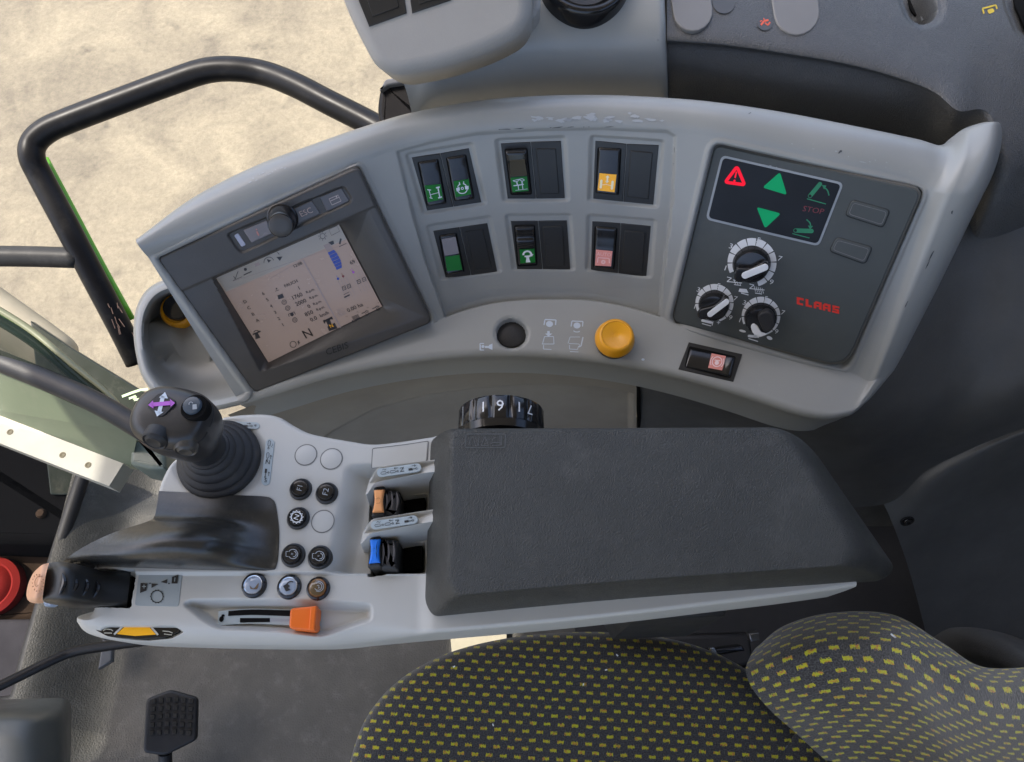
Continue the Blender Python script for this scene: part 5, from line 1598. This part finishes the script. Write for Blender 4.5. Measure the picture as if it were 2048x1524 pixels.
UF = Frame(W(1600, 20, .7800), np.cross(W(1700, 20, .78) - W(1500, 20, .78), W(1600, -60, .785) - W(1600, 20, .780)))
for c_, r_ in ((1386, 40), (1594, 46)):
    plate('oval_cover', UF, pill(c_ - 14, -70, c_, 62 - r_ + (8 if r_ > 42 else 0), r_), -.004, .0022, plastic('oval_grey', (.17, .165, .155), .42, 900, .05, .05), ut, bev=.0012)
I = Ink(UF, .0014)
I.seg([(1522, 50), (1528, 42), (1537, 40)], 4).seg([(1530, 46), (1536, 50), (1540, 44)], 3).seg([(1524, 41), (1520, 43)], 2).line([(1529, 40), (1527, 36)], 2)
I.build('red_animal_symbol', simple('print_orange_red', (.70, .11, .05), .5), ut)
I = Ink(UF, .0012)
for u_, v_, r_ in ((1530, 46, 15), (1448, 5, 22), (1776, 22, 22), (1979, 20, 22)): I.fill(ell(u_, v_, r_))
I.build('symbol_patches', plastic('smooth_patch', (.066, .07, .074), .5, 900, 0, .05), ut)
I = Ink(UF, .0030)
I.seg([(1968, 27), (1965, 17), (1992, 10), (1994, 18)], 3.2).fill(rpoly([(1974, 20), (1986, 16), (1990, 23), (1978, 28)], 3)).build('yellow_symbol', MT['ink_y'], ut)
plate('slot_floor', Frame(W(1840, 0, .757), (0, 0, 1)), pill(1826, -70, 1846, 8, 26), -.002, .0, MT['void'], ut, bev=0)
tube(np.array([W(1822, -60, .762), W(1846, 42, .760)]), .0012, 6).build('lever_rod', MT['steel'], ut)
plate('slot_floor', Frame(W(2080, 0, .757), (0, 0, 1)), [(2018, -90), (2030, 10), (2050, 55), (2120, 60), (2120, -90)], -.002, .0, MT['void'], ut, bev=0)

# lower dark trim running down beside the console to the seat
LR = [[(1268, 735, .612), (1400, 765, .612), (1550, 808, .614), (1655, 828, .618), (1735, 792, .625), (1822, 640, .655), (1895, 470, .686), (1950, 372, .712), (2110, 338, .726)],
      [(1272, 760, .565), (1410, 800, .565), (1560, 845, .568), (1690, 865, .575), (1785, 812, .600), (1880, 680, .630), (1960, 560, .660), (2020, 480, .690), (2110, 430, .700)],
      [(1275, 790, .51), (1420, 835, .505), (1575, 885, .505), (1720, 905, .520), (1820, 850, .560), (1920, 775, .590), (1995, 700, .622), (2055, 640, .645), (2115, 600, .660)],
      [(1278, 830, .45), (1430, 885, .435), (1590, 945, .43), (1745, 955, .440), (1835, 895, .480), (1930, 850, .540), (2000, 815, .573), (2060, 780, .597), (2120, 755, .612)],
      [(1280, 865, .40), (1440, 935, .375), (1600, 1005, .36), (1768, 1008, .365), (1850, 944, .415), (1930, 903, .455), (2000, 874, .48), (2060, 852, .50), (2120, 830, .515)]]
lt, GL = sheet('lower_side_trim', LR, 260, 150, MT['trim2'], 'dark grained plastic trim curving down beside the console towards the seat', 'trim')
RR = [[(1766, 1003, .355), (1850, 940, .402), (1930, 900, .443), (2000, 871, .468), (2060, 849, .488), (2120, 828, .50)],
      [(1790, 1060, .32), (1860, 985, .385), (1945, 930, .432), (2010, 895, .462), (2065, 872, .482), (2120, 855, .495)],
      [(1815, 1130, .25), (1885, 1080, .28), (1960, 1030, .31), (2020, 990, .34), (2070, 960, .36), (2120, 940, .37)],
      [(1840, 1220, .16), (1905, 1190, .18), (1975, 1160, .20), (2030, 1130, .22), (2075, 1110, .23), (2120, 1090, .24)],
      [(1870, 1340, .03), (1930, 1330, .04), (1990, 1320, .05), (2040, 1310, .06), (2080, 1300, .07), (2120, 1290, .08)]]
rt, GR = sheet('rear_side_panel', RR, 120, 110, MT['trim2'], 'dark flat side panel below the curved trim seam, with one screw', 'panel')
def screw(u, v, z, nrm_, parent, r=.0042):
    f_ = Frame(W(u, v, z), nrm_)
    s_ = lathe('screw', f_, u, v, 0, [(r * 1.5, -.002), (r * 1.5, .0004), (r * 1.2, .0008), (r, .0002), (r * .95, .0020), (r * .6, .0026), (r * .35, .0024), (r * .3, .0012)], MT['blkgloss'], parent, seg=20)
    return s_
def onsheet(G, u, v):
    U_, V_ = proj(G); i = np.unravel_index(np.argmin((U_ - u) ** 2 + (V_ - v) ** 2), U_.shape)
    n_ = normals(G)[i]
    d = np.array([0, 0, CAMZ]) - G[i]
    return G[i], (n_ if n_ @ d > 0 else -n_)
p_, n_ = onsheet(GR, 1815, 1043); screw(1815, 1043, p_[2] + .001, n_, rt, .0055)

# warm grey panel below the console
BR = [[(455, 830, .618), (560, 790, .618), (680, 755, .618), (800, 731, .618), (900, 720, .618), (1010, 716, .618), (1100, 719, .617), (1200, 729, .616), (1272, 741, .614)],
      [(490, 850, .57), (590, 812, .57), (700, 782, .57), (810, 760, .57), (905, 748, .57), (1010, 743, .57), (1100, 745, .57), (1200, 755, .57), (1273, 768, .565)],
      [(520, 880, .51), (615, 845, .51), (720, 818, .51), (820, 798, .51), (912, 786, .51), (1010, 780, .51), (1100, 782, .51), (1200, 792, .51), (1273, 805, .505)],
      [(550, 925, .43), (640, 895, .43), (740, 870, .43), (832, 850, .43), (918, 838, .43), (1010, 832, .43), (1100, 834, .43), (1200, 842, .43), (1273, 855, .425)],
      [(580, 985, .33), (660, 955, .33), (760, 935, .33), (845, 918, .33), (925, 905, .33), (1010, 900, .33), (1100, 900, .33), (1200, 908, .33), (1273, 920, .32)]]
arch = np.array([(560, 1000), (600, 930), (660, 870), (750, 822), (850, 795), (960, 780), (1080, 772), (1200, 778), (1262, 790), (1262, 1000)], float)
bt, GB = sheet('under_console_panel', BR, 240, 130, MT['brown'], 'warm grey curved panel below the console, with one screw', 'panel',
               disp=lambda u, v: -.007 * ss(6, -8, sdf(u, v, arch)))
p_, n_ = onsheet(GB, 1157, 745); screw(1157, 745, p_[2] + .001, n_, bt, .0045)
# dark joint between the two panels
J = np.array([W(1275, 742, .612), W(1276, 790, .52), W(1278, 860, .40)])
tube(cr(J, 12), .0022, 8).build('joint_strip', MT['void'], bt)

# ================================================================== GREY PILLAR, AIR VENT, SWITCH POD
PC = [[(798, 140, .768), (815, 190, .745), (825, 235, .715), (832, 260, .69)],
      [(850, 60, .785), (860, 130, .770), (866, 190, .742), (872, 240, .69)],
      [(940, 0, .795), (945, 90, .775), (950, 165, .744), (955, 225, .69)],
      [(1060, -40, .80), (1064, 70, .780), (1068, 150, .746), (1070, 215, .69)],
      [(1180, -60, .805), (1182, 60, .782), (1184, 145, .747), (1186, 212, .69)],
      [(1290, -60, .805), (1293, 60, .782), (1296, 145, .747), (1298, 213, .69)],
      [(1322, -60, .803), (1328, 60, .780), (1331, 145, .745), (1333, 213, .69)],
      [(1327, -60, .790), (1332, 60, .768), (1335, 145, .735), (1336, 213, .685)]]
rowsP = [[PC[c][r] for c in range(len(PC))] for r in range(4)]
pg = surfpx(rowsP, 150, 90)
pil = empty('pillar_cover', pg[-1, 60], 'light grey pillar cover rising behind the console with round air vent', 'trim')
MB().grid(pg).build('panel', MT['console'], pil, sharp=60)
VF = Frame(W(1170, -30, .8040), (0.02, -.25, .97))
m = MB(); c = VF.loc(1170, -45, 0)
t = np.linspace(0, 2 * math.pi, 64, endpoint=False)
R = [VF.w(np.stack([c[0] + r_ * np.cos(t), c[1] + r_ * np.sin(t), 0 * t + h_], 1)) for r_, h_ in [(.0400, -.02), (.0402, .002), (.0385, .006), (.0355, .0075), (.0325, .006), (.0305, .001), (.029, -.006)]]
av = MB().rings(R, cap1=False).build('air_vent', MT['blkgloss'], pil, sharp=0)
lathe('vent_hub', VF, 1170, -45, 0, [(.0285, -.01), (.0280, -.004), (.0255, -.0015), (.020, -.002), (.017, -.004)], MT['blkmatt'], av, hc=0, seg=48)
podf = Frame(W(880, 40, .845), (-.05, -.62, .78))
pod = plate('switch_pod', podf, rpoly([(640, -160), (682, 0), (712, 66), (748, 132), (790, 150), (880, 134), (985, 98), (1060, 56), (1068, -160)], [10, 60, 60, 34, 40, 80, 80, 50, 10], 7), -.055, 0, MT['pod'], None, bev=.010, seg=6, sharp=0)
tag(pod, 'pale grey rounded switch pod with two black blanks at the top edge', 'switch pod')
ROOTM[pod.name] = Matrix.Identity(4)
plate('switch_blank', podf, [(700, -40), (800, -60), (813, 26), (738, 53)], -.004, .0012, MT['blk'], pod, bev=.0006)
plate('blank_face', podf, [(722, -40), (788, -58), (797, 14), (745, 33)], 0, .0020, MT['blk'], pod, bev=.0004)
plate('switch_blank', podf, [(810, -70), (900, -85), (902, 0), (824, 26)], -.004, .0012, MT['blk'], pod, bev=.0006)
plate('blank_face', podf, [(830, -70), (890, -85), (890, -8), (838, 8)], 0, .0020, MT['blk'], pod, bev=.0004)
neck = plate('pod_neck', Frame(W(1065, 0, .82), (0, -.5, .85)), rpoly([(1050, -60), (1082, -60), (1082, 15), (1066, 38), (1050, 40)], 6, 4), -.03, 0, MT['pod'], pod, bev=.004)
bk = plate('mirror_housing', Frame(PT(800, 200, .78), (-.2, -.4, .9)), rpoly([(757, 178), (770, 158), (830, 150), (860, 250), (760, 260), (752, 220)], [14, 14, 6, 6, 6, 14], 5), -.03, 0, MT['rail'], None, bev=.006, seg=4)
tag(bk, 'black rounded housing tucked between the pillar cover and console', 'housing')
ROOTM[bk.name] = Matrix.Identity(4)
plate('grey_rim', Frame(PT(800, 200, .775), (-.2, -.4, .9)), rpoly([(757, 184), (770, 158), (830, 149), (830, 162), (775, 170)], 6, 4), -.004, .003, plastic('rim_grey', (.14, .145, .15), .5), bk, bev=.002)

# ================================================================== OUTSIDE: grab rail, step frame, sill, lamp
rail = empty('grab_rail', PT(262, 700, 1.05), 'black bent tubular grab rail outside the side window', 'grab rail')
RPX = [(790, 275, .96), (735, 244, .97), (660, 206, .98), (590, 170, .99), (530, 147, 1.0), (470, 138, 1.0), (410, 142, 1.0), (340, 165, 1.0), (240, 202, 1.0), (140, 240, 1.0), (95, 260, 1.0), (68, 285, 1.0), (64, 315, 1.0), (82, 355, 1.01), (130, 445, 1.02), (190, 560, 1.04), (240, 655, 1.06), (275, 725, 1.08)]
tube(cr([PT(*p) for p in RPX], 120), .0163, 20).build('tube', MT['rail'], rail, sharp=0)
tube(cr([PT(-60, 512, 1.03), PT(60, 513, 1.03), PT(160, 516, 1.03)], 12), .0145, 18).build('cross_tube', plastic('worn_enamel', (.030, .030, .030), .45, spec=.12, dirt=.3, dirtcol=(.10, .095, .09)), rail, sharp=0)
tube(cr([PT(88, 318, 1.035), PT(140, 415, 1.045), PT(200, 528, 1.06), PT(262, 640, 1.08)], 14), .0065, 10).build('green_edge', MT['lime'], rail, sharp=0)
m = MB()
for k in range(12):
    a = random.uniform(0, 1); u_ = 222 + 40 * a + random.uniform(-14, 14); v_ = 610 + 80 * a + random.uniform(-8, 8)
    L_ = random.uniform(8, 20); an = random.uniform(.9, 1.4)
    p0 = PT(u_, v_, 1.025 + .03 * a); p1 = PT(u_ + L_ * math.cos(an), v_ + L_ * math.sin(an), 1.025 + .03 * a)
    tube(np.array([p0, p1]), .0006, 4, mb=m)
m.build('frayed_tape', plastic('tape_tan', (.22, .14, .10), .8), rail)

# sill beam with screw holes
sill = empty('window_sill', W(150, 900, .30), 'pale green metal window sill beam with screw holes, left edge', 'sill')
SF = Frame(W(130, 900, .30), (0, 0, 1))
wallN = None
a0, a1 = W(-40, 822, .30), W(272, 937, .30)
b0, b1 = W(-40, 822, .30), W(272, 937, .30)
# upright face: from its foot line upwards
f0, f1 = W(-40, 815, .30), W(262, 932, .30)
hgt = .075
m = MB()
dir_ = unit(f1 - f0); out = np.array([dir_[1], -dir_[0], 0])
def bx(p, d, w0, w1, h0, h1, L):
    V_ = []
    for h_ in (h0, h1):
        for l_, w_ in ((0, w0), (L, w0), (L, w1), (0, w1)): V_.append(p + d * l_ + out * w_ + np.array([0, 0, h_]))
    return V_, [(0, 3, 2, 1), (4, 5, 6, 7), (0, 1, 5, 4), (1, 2, 6, 5), (2, 3, 7, 6), (3, 0, 4, 7)]
L_ = np.linalg.norm(f1 - f0)
t0_, t1_ = W(-40, 724, .37), W(276, 867, .37)
fr4 = [f0, f1, t1_, t0_]; bk4 = [p + np.array([-.003, .008, -.004]) for p in fr4]
m.add(fr4 + bk4, [(0, 1, 2, 3), (7, 6, 5, 4), (0, 4, 5, 1), (1, 5, 6, 2), (2, 6, 7, 3), (3, 7, 4, 0)])
uo = m.build('upright_face', MT['sill'], sill, smooth=False)
m = MB(); m.add(*bx(f0, dir_, 0.0005, .034, -.03, -.0005, L_ - .012)); m.build('ledge', MT['sillpale'], sill, smooth=False)
for u_, v_ in ((175, 862),):
    f_ = Frame(f0, out, dir_); screw(u_, v_, 0, out, sill, .004) if False else lathe('screw_hole', Frame(f0, np.cross(f1 - f0, t0_ - f0), dir_), u_, v_, 0, [(.0048, -.001), (.0048, .0006), (.0030, .0008), (.0026, .0002)], MT['bezel'], sill, hc=0, seg=18)
for u_, v_ in ((20, 864), (125, 910), (176, 930)):
    lathe('screw_hole', Frame(f0 - [0, 0, .0003], (0, 0, 1)), u_, v_, 0, [(.0042, -.001), (.0042, .0004), (.0028, .0006), (.0022, .0002)], simple('hole_brown', (.14, .12, .07), .6), sill, hc=0, seg=18)
ec = plate('end_cap', Frame(W(300, 900, .33), (0, 0, 1)), rpoly([(262, 855), (330, 880), (330, 938), (300, 938), (258, 928)], 6, 4), -.06, 0, plastic('end_grey_green', (.13, .155, .125), .4), sill, bev=.006)
# dark rubber seal and curved pane above the sill
sl0 = [PT(-40, 706, .95), PT(100, 763, .94), PT(200, 809, .93), PT(300, 868, .92)]
pane = empty('quarter_window', sl0[-1], 'dark tinted quarter window with rubber seal and green glass edge', 'window')
tube(cr(sl0, 14), .0135, 10).build('rubber_seal', MT['blkmatt'], pane, sharp=0)
up_ = cr([PT(-40, 598, .97), PT(60, 660, .97), PT(150, 735, .965), (PT(225, 800, .96)), PT(280, 880, .95)], 30)
lo_ = cr([PT(-40, 706, .935), PT(80, 758, .935), PT(200, 818, .935), PT(280, 878, .935)], 30)
MB().grid(np.stack([lo_, (lo_ + up_) / 2 + [0, 0, .01], up_])).build('glass_pane', MT['greenglass'], pane, sharp=0)
tube(up_, .0050, 8).build('glass_edge', plastic('glass_edge_olive', (.16, .17, .10), .2), pane, sharp=0)
tube((up_ + [.004, -.012, -.006])[:24], .0085, 8).build('green_strip', plastic('strip_green', (.025, .07, .01), .25), pane, sharp=0)
# tan cylinder and green bonnet side plate outside
tn = tube(cr([PT(-60, 590, 1.9), PT(10, 640, 1.9), PT(80, 690, 1.9), PT(138, 735, 1.9)], 20), np.r_[np.full(17, .060), .056, .045, .02], 24).build('exhaust_tube', MT['tan'], None, sharp=0)
tag(tn, 'tan cylindrical tube lying outside beyond the quarter window', 'tube')
BF = Frame(PT(220, 790, 1.6), (.25, -.35, .9))
gp = plate('bonnet_plate', BF, rpoly([(60, 640), (150, 700), (330, 810), (340, 990), (100, 990)], 4, 3), -.02, 0, MT['dkgreen'], None, bev=.003)
tag(gp, 'dark green bonnet side plate with pale lettering, outside the window', 'bonnet')
ROOTM[gp.name] = Matrix.Identity(4)
I = Ink(BF, .001)
I.seg([(244, 793), (262, 786), (280, 780), (296, 778)], 5).seg([(258, 797), (272, 792), (268, 800), (285, 797), (300, 790)], 4.5)
I.build('pale_lettering', simple('print_lime_pale', (.55, .72, .42), .4), gp)
I = Ink(BF, .001); I.fill([(275, 804), (300, 800), (300, 812), (280, 812)]); I.build('red_mark', MT['ink_r'], gp)

# front lower window
fwp = [(-60, 935, .12), (60, 935, .10), (165, 950, .09)]
win = empty('front_window', W(60, 1200, 0.0), 'dark lower front window pane with black rubber gasket', 'window')
gk = cr([W(172, 935, .10), W(150, 1000, .085), W(115, 1110, .07), W(80, 1230, .06), (W(52, 1330, .06)), W(40, 1385, .06), W(22, 1405, .06), W(-40, 1412, .06)], 40)
tube(gk, .011, 10).build('gasket', MT['blkmatt'], win, sharp=0)
far_ = gk + np.array([-.10, 0, .95])
MB().grid(np.stack([gk, gk * .5 + far_ * .5, far_])).build('glass_pane', MT['tint'], win, sharp=0)
# what stands outside beyond that pane
cb = plate('chassis_block', Frame(W(40, 1010, -.28), (.1, 0, 1)), rpoly([(-200, 820), (230, 880), (210, 1092), (-200, 1080)], 10, 3), -.3, 0, MT['jet'], None, bev=.02)
tag(cb, 'black chassis block seen through the lower front window', 'chassis'); ROOTM[cb.name] = Matrix.Identity(4)
lathe('bolt_head', Frame(W(40, 1010, -.28), (.1, 0, 1)), 84, 1028, 0, [(.010, -.002), (.010, .006), (.007, .010), (.003, .011)], MT['brownout'], cb, hc=0, seg=18)
bb = plate('front_bumper', Frame(W(40, 1170, -.42), (.1, -.1, 1)), rpoly([(-200, 1070), (190, 1076), (150, 1240), (-200, 1262)], 8, 3), -.2, 0, MT['brownout'], None, bev=.02)
tag(bb, 'muddy brown bumper beam around the red lamp', 'bumper'); ROOTM[bb.name] = Matrix.Identity(4)
RF = Frame(W(0, 1170, -.39), (.1, -.1, 1))
rl = lathe('warning_lamp', RF, -22, 1172, 0, [(.062, -.05), (.062, .0), (.050, .006), (.046, .004), (.040, .012), (.028, .019), (.010, .022)], MT['redglass'], None, hc=0, seg=40)
tag(rl, 'round red lamp lens seen through the lower front window', 'lamp')
mg = plate('shaded_ground_plate', Frame(W(20, 1340, -.40), (.05, 0, 1)), rpoly([(-200, 1240), (160, 1236), (120, 1560), (-200, 1560)], 8, 3), -.05, 0, MT['asphalt_shade'], None, bev=.01)  # added plate standing in for ground in the tractor's shadow
tag(mg, 'rough dark grey stand-in for shaded ground in front of the muddy bumper', 'ground stand-in')

# ================================================================== FLOOR FITTINGS
rod = tube(cr([W(-60, 1400, .33), W(20, 1362, .33), W(110, 1318, .33), W(150, 1303, .33), W(200, 1294, .34), W(300, 1280, .36), W(380, 1268, .38)], 50), .0058, 12).build('control_rod', MT['rail'], None, sharp=0)
tag(rod, 'thin black bent rod running from under the armrest nose', 'rod')
ped = empty('foot_pedal', W(345, 1440, .04), 'black rubber foot pedal with raised square studs on the floor', 'pedal')
PDF = Frame(W(340, 1445, .10), (.30, -.05, .95), (1, 0, -.3))
pd = rpoly([(292, 1398), (340, 1379), (396, 1395), (394, 1480), (330, 1512), (286, 1506)], 9, 5)
plate('pad', PDF, pd, -.018, 0, MT['blkmatt'], ped, bev=.004)
for r_ in range(5):
    for c_ in range(6 if r_ < 3 else 6):
        u_ = 303 + c_ * 15 - r_ * 1; v_ = 1396 + r_ * 16 + abs(c_ - 2.5) * 1.2 - 2
        plate('stud', PDF, [(u_, v_), (u_ + 9, v_), (u_ + 8.5, v_ + 9.5), (u_ - .5, v_ + 9.5)], -.002, .0032, MT['blk'], ped, bev=.0010, seg=2)
tube(cr([W(330, 1505, .09), W(332, 1560, .06), W(330, 1620, .02)], 8), .009, 10).build('stalk', MT['blkmatt'], ped)
col_ = [[(-60, 1400, .20), (40, 1398, .22), (110, 1396, .22), (134, 1400, .20), (142, 1412, .14)],
        [(-60, 1420, .30), (40, 1424, .31), (105, 1426, .29), (134, 1430, .24), (143, 1436, .14)],
        [(-60, 1460, .33), (40, 1466, .33), (100, 1470, .30), (132, 1474, .25), (142, 1478, .14)],
        [(-60, 1540, .33), (40, 1545, .33), (100, 1550, .30), (130, 1552, .25), (140, 1556, .14)]]
cg = surfpx(col_, 60, 50)
sc = empty('steering_column', W(40, 1500, 0), 'grey plastic steering column shroud in the lower left corner', 'column')
MB().grid(cg).build('shroud', plastic('shroud_grey', (.10, .107, .10), .42, 700, .15, .08, dirt=.2, dirtcol=(.16, .15, .12)), sc, sharp=0)
tb = plate('orange_tab', Frame(W(390, 1285, .60), (0, 0, 1)), [(355, 1278), (420, 1280), (416, 1291), (380, 1289)], -.004, 0, MT['orange'], arm, bev=.001)
fp = plate('floor_clip', Frame(W(215, 1320, .05), (.3, 0, .95)), [(205, 1278), (226, 1278), (224, 1322), (196, 1338)], -.02, 0, plastic('clip_grey', (.12, .125, .13), .4), None, bev=.003)
tag(fp, 'small grey clip on the floor mat under the black rod', 'clip')

# ================================================================== SEAT
seat = empty('operator_seat', W(1200, 1500, 0.0) * [1, 1, 0] + [0, 0, .03], 'dark fabric seat with yellow dashes, cushion and backrest', 'seat')
sil = [(690, 1590), (697, 1540), (712, 1482), (738, 1425), (785, 1370), (850, 1326), (930, 1294), (1030, 1273), (1130, 1264), (1230, 1264), (1330, 1275), (1410, 1297), (1475, 1328), (1530, 1370), (1590, 1430), (1640, 1480)]
SW = np.array([W(u, v, .47) for u, v in sil])
ym = -.19
mir = SW[::-1].copy(); mir[:, 1] = 2 * ym - mir[:, 1]
OUTS = cr(np.concatenate([SW, mir]), 200, closed=True)
cen = np.array([OUTS[:, 0].mean() + .02, ym, 0])
R = []
for k, z in [(.93, .36), (.985, .40), (1.0, .44), (1.0, .465), (.99, .482), (.97, .494), (.93, .502), (.86, .506), (.7, .503), (.5, .497), (.3, .494), (.12, .493)]:
    q = cen + (OUTS - cen) * k; q[:, 2] = z; R.append(q)
Rr = cr(np.array(R), 60)
uvs = []
for ring_ in Rr:
    uvs.append(np.stack([ring_[:, 0] * .995 - ring_[:, 1] * .06, ring_[:, 1] * .995 + ring_[:, 0] * .06], 1))
uvs = np.concatenate(uvs)
# keep the dashes from smearing on the vertical side
zz = Rr[..., 2].reshape(-1); side_ = np.clip(.47 - zz, 0, 1)
dirs = (Rr - cen)[..., :2].reshape(-1, 2); dirs /= np.linalg.norm(dirs, axis=1, keepdims=True)
uvs = uvs + dirs * side_[:, None]
MB().rings(Rr).build('cushion', MT['fabric'], seat, sharp=0, uv=uvs)
BK = [[(1560, 1290, .40), (1600, 1262, .44), (1680, 1245, .50), (1790, 1250, .58), (1880, 1300, .66), (1960, 1345, .74), (2080, 1350, .84)],
      [(1520, 1290, .52), (1570, 1251, .56), (1660, 1226, .61), (1780, 1228, .68), (1882, 1284, .75), (1960, 1332, .81), (2080, 1334, .90)],
      [(1496, 1322, .56), (1560, 1272, .60), (1655, 1242, .645), (1785, 1245, .715), (1885, 1303, .78), (1962, 1345, .835), (2085, 1346, .92)],
      [(1493, 1350, .575), (1565, 1315, .630), (1660, 1288, .675), (1785, 1293, .745), (1885, 1342, .805), (1968, 1376, .855), (2090, 1380, .935)],
      [(1508, 1382, .570), (1590, 1370, .625), (1690, 1350, .675), (1800, 1358, .740), (1900, 1402, .800), (1980, 1428, .848), (2095, 1435, .925)],
      [(1540, 1420, .555), (1630, 1422, .605), (1725, 1412, .655), (1830, 1425, .715), (1920, 1458, .775), (1995, 1478, .825), (2100, 1485, .90)],
      [(1590, 1465, .530), (1680, 1474, .575), (1770, 1472, .625), (1865, 1488, .685), (1945, 1512, .745), (2015, 1526, .795), (2105, 1532, .87)],
      [(1650, 1520, .505), (1730, 1535, .545), (1815, 1540, .595), (1900, 1555, .655), (1970, 1572, .715), (2035, 1582, .765), (2110, 1588, .84)]]
G = surfpx(BK, 150, 130)
du = np.linalg.norm(np.diff(G, axis=1), axis=2); dv = np.linalg.norm(np.diff(G, axis=0), axis=2)
mid_v = 60; 
Uc = np.concatenate([np.zeros((130, 1)), np.cumsum(du, 1)], 1); Vc = np.concatenate([np.zeros((1, 150)), np.cumsum(dv, 0)], 0)
Uc -= Uc[:, 75:76]; Vc -= Vc[60:61]
uvb = np.stack([Uc * .52, Vc * .85], -1).reshape(-1, 2) + 1.0
MB().grid(G).build('backrest', MT['fabric'], seat, sharp=0, uv=uvb)
BS = [[(1870, 1300, .40), (1920, 1270, .42), (1990, 1262, .46), (2100, 1300, .52)],
      [(1860, 1278, .50), (1905, 1256, .54), (1985, 1266, .60), (2100, 1325, .68)],
      [(1880, 1310, .52), (1935, 1300, .58), (2000, 1318, .64), (2100, 1360, .72)],
      [(1900, 1350, .5), (1950, 1345, .56), (2010, 1360, .62), (2100, 1400, .7)]]
MB().grid(surfpx(BS, 50, 40)).build('back_shell', MT['trim2'], seat, sharp=0)
bm_ = MB(); box(bm_, (.04, -.46, .012), (.46, -.02, .36)); bm_.build('seat_base', MT['blkmatt'], seat, smooth=False)
mt = MB(); box(mt, (.10, .101, .003), (1.0, .395, .010)); tag(mt.build('rear_floor_shade', MT['blkmatt'], smooth=False), 'black strip holding the floor shade behind and beside the seat base', 'mat')  # black strip added where the floor lies in shade
sp_ = plate('bright_patch_plate', Frame((0, 0, .016), (0, 0, 1)), [(897, 1236), (1013, 1228), (1014, 1300), (904, 1310)], -.012, 0, plastic('pale_plate', (.36, .325, .235), .7, 120, .5, .12), None, bev=.001)  # pale plate added to brighten a patch of floor
tag(sp_, 'pale plate added for a bright patch on the floor between armrest and seat cushion', 'floor stand-in')
m = MB()
for u_, v_, z_, a_ in ((906, 1334, .505, .4), (1166, 1371, .511, 1.2), (987, 1452, .51, 2.0), (1210, 1340, .511, .2), (1236, 1312, .509, 2.4)):
    p0 = W(u_, v_, z_); tube(np.array([p0, p0 + [.002 * math.cos(a_), .002 * math.sin(a_), .0004]]), .0006, 5, mb=m)
p0 = W(1782, 1268, .742); tube(np.array([p0, p0 + [.004, -.003, -.001]]), .0006, 5, mb=m)
m.build('lint', MT['ink_w'], seat)['kind'] = 'stuff'
bp = MB(); rr_ = rpoly([(.275, -.44), (.40, -.44), (.40, -.04), (.275, -.04)], .05, 6)
RB = []
for k_, z_ in ((.9, .46), (1.0, .50), (1.0, 1.0), (.97, 1.04), (.85, 1.06)):
    c_ = rr_.mean(0); RB.append(np.c_[c_ + (rr_ - c_) * k_, np.full(len(rr_), z_)])
uvk = np.concatenate([np.c_[np.linspace(0, .9, len(rr_)), np.full(len(rr_), z_)] for z_ in (.4, .45, .95, 1.0, 1.05)])
bp.rings(RB, cap0=True).build('back_panel', MT['fabric'], seat, uv=uvk)
# suspension bits between cushion and armrest
mech = plate('suspension_box', Frame((0, 0, .40), (0, 0, 1)), [(1250, 1270), (1500, 1262), (1510, 1330), (1430, 1350), (1280, 1320)], -.12, 0, MT['blkmatt'], seat, bev=.006)
plate('buckle_tab', Frame(W(1425, 1300, .47), (.2, -.3, .9)), [(1420, 1296), (1429, 1295), (1436, 1309), (1424, 1310)], -.004, 0, MT['chrome'], seat, bev=.0006)
plate('buckle_body', Frame(W(1460, 1290, .46), (.1, -.2, .95)), rpoly([(1400, 1302), (1485, 1290), (1492, 1302), (1430, 1312), (1405, 1310)], 3, 3), -.012, 0, MT['blkgloss'], seat, bev=.002)
plate('steel_clip', Frame(W(1508, 1275, .47), (0, -.3, .95)), [(1498, 1268), (1518, 1265), (1520, 1280), (1502, 1284)], -.01, 0, MT['steel'], seat, bev=.001)
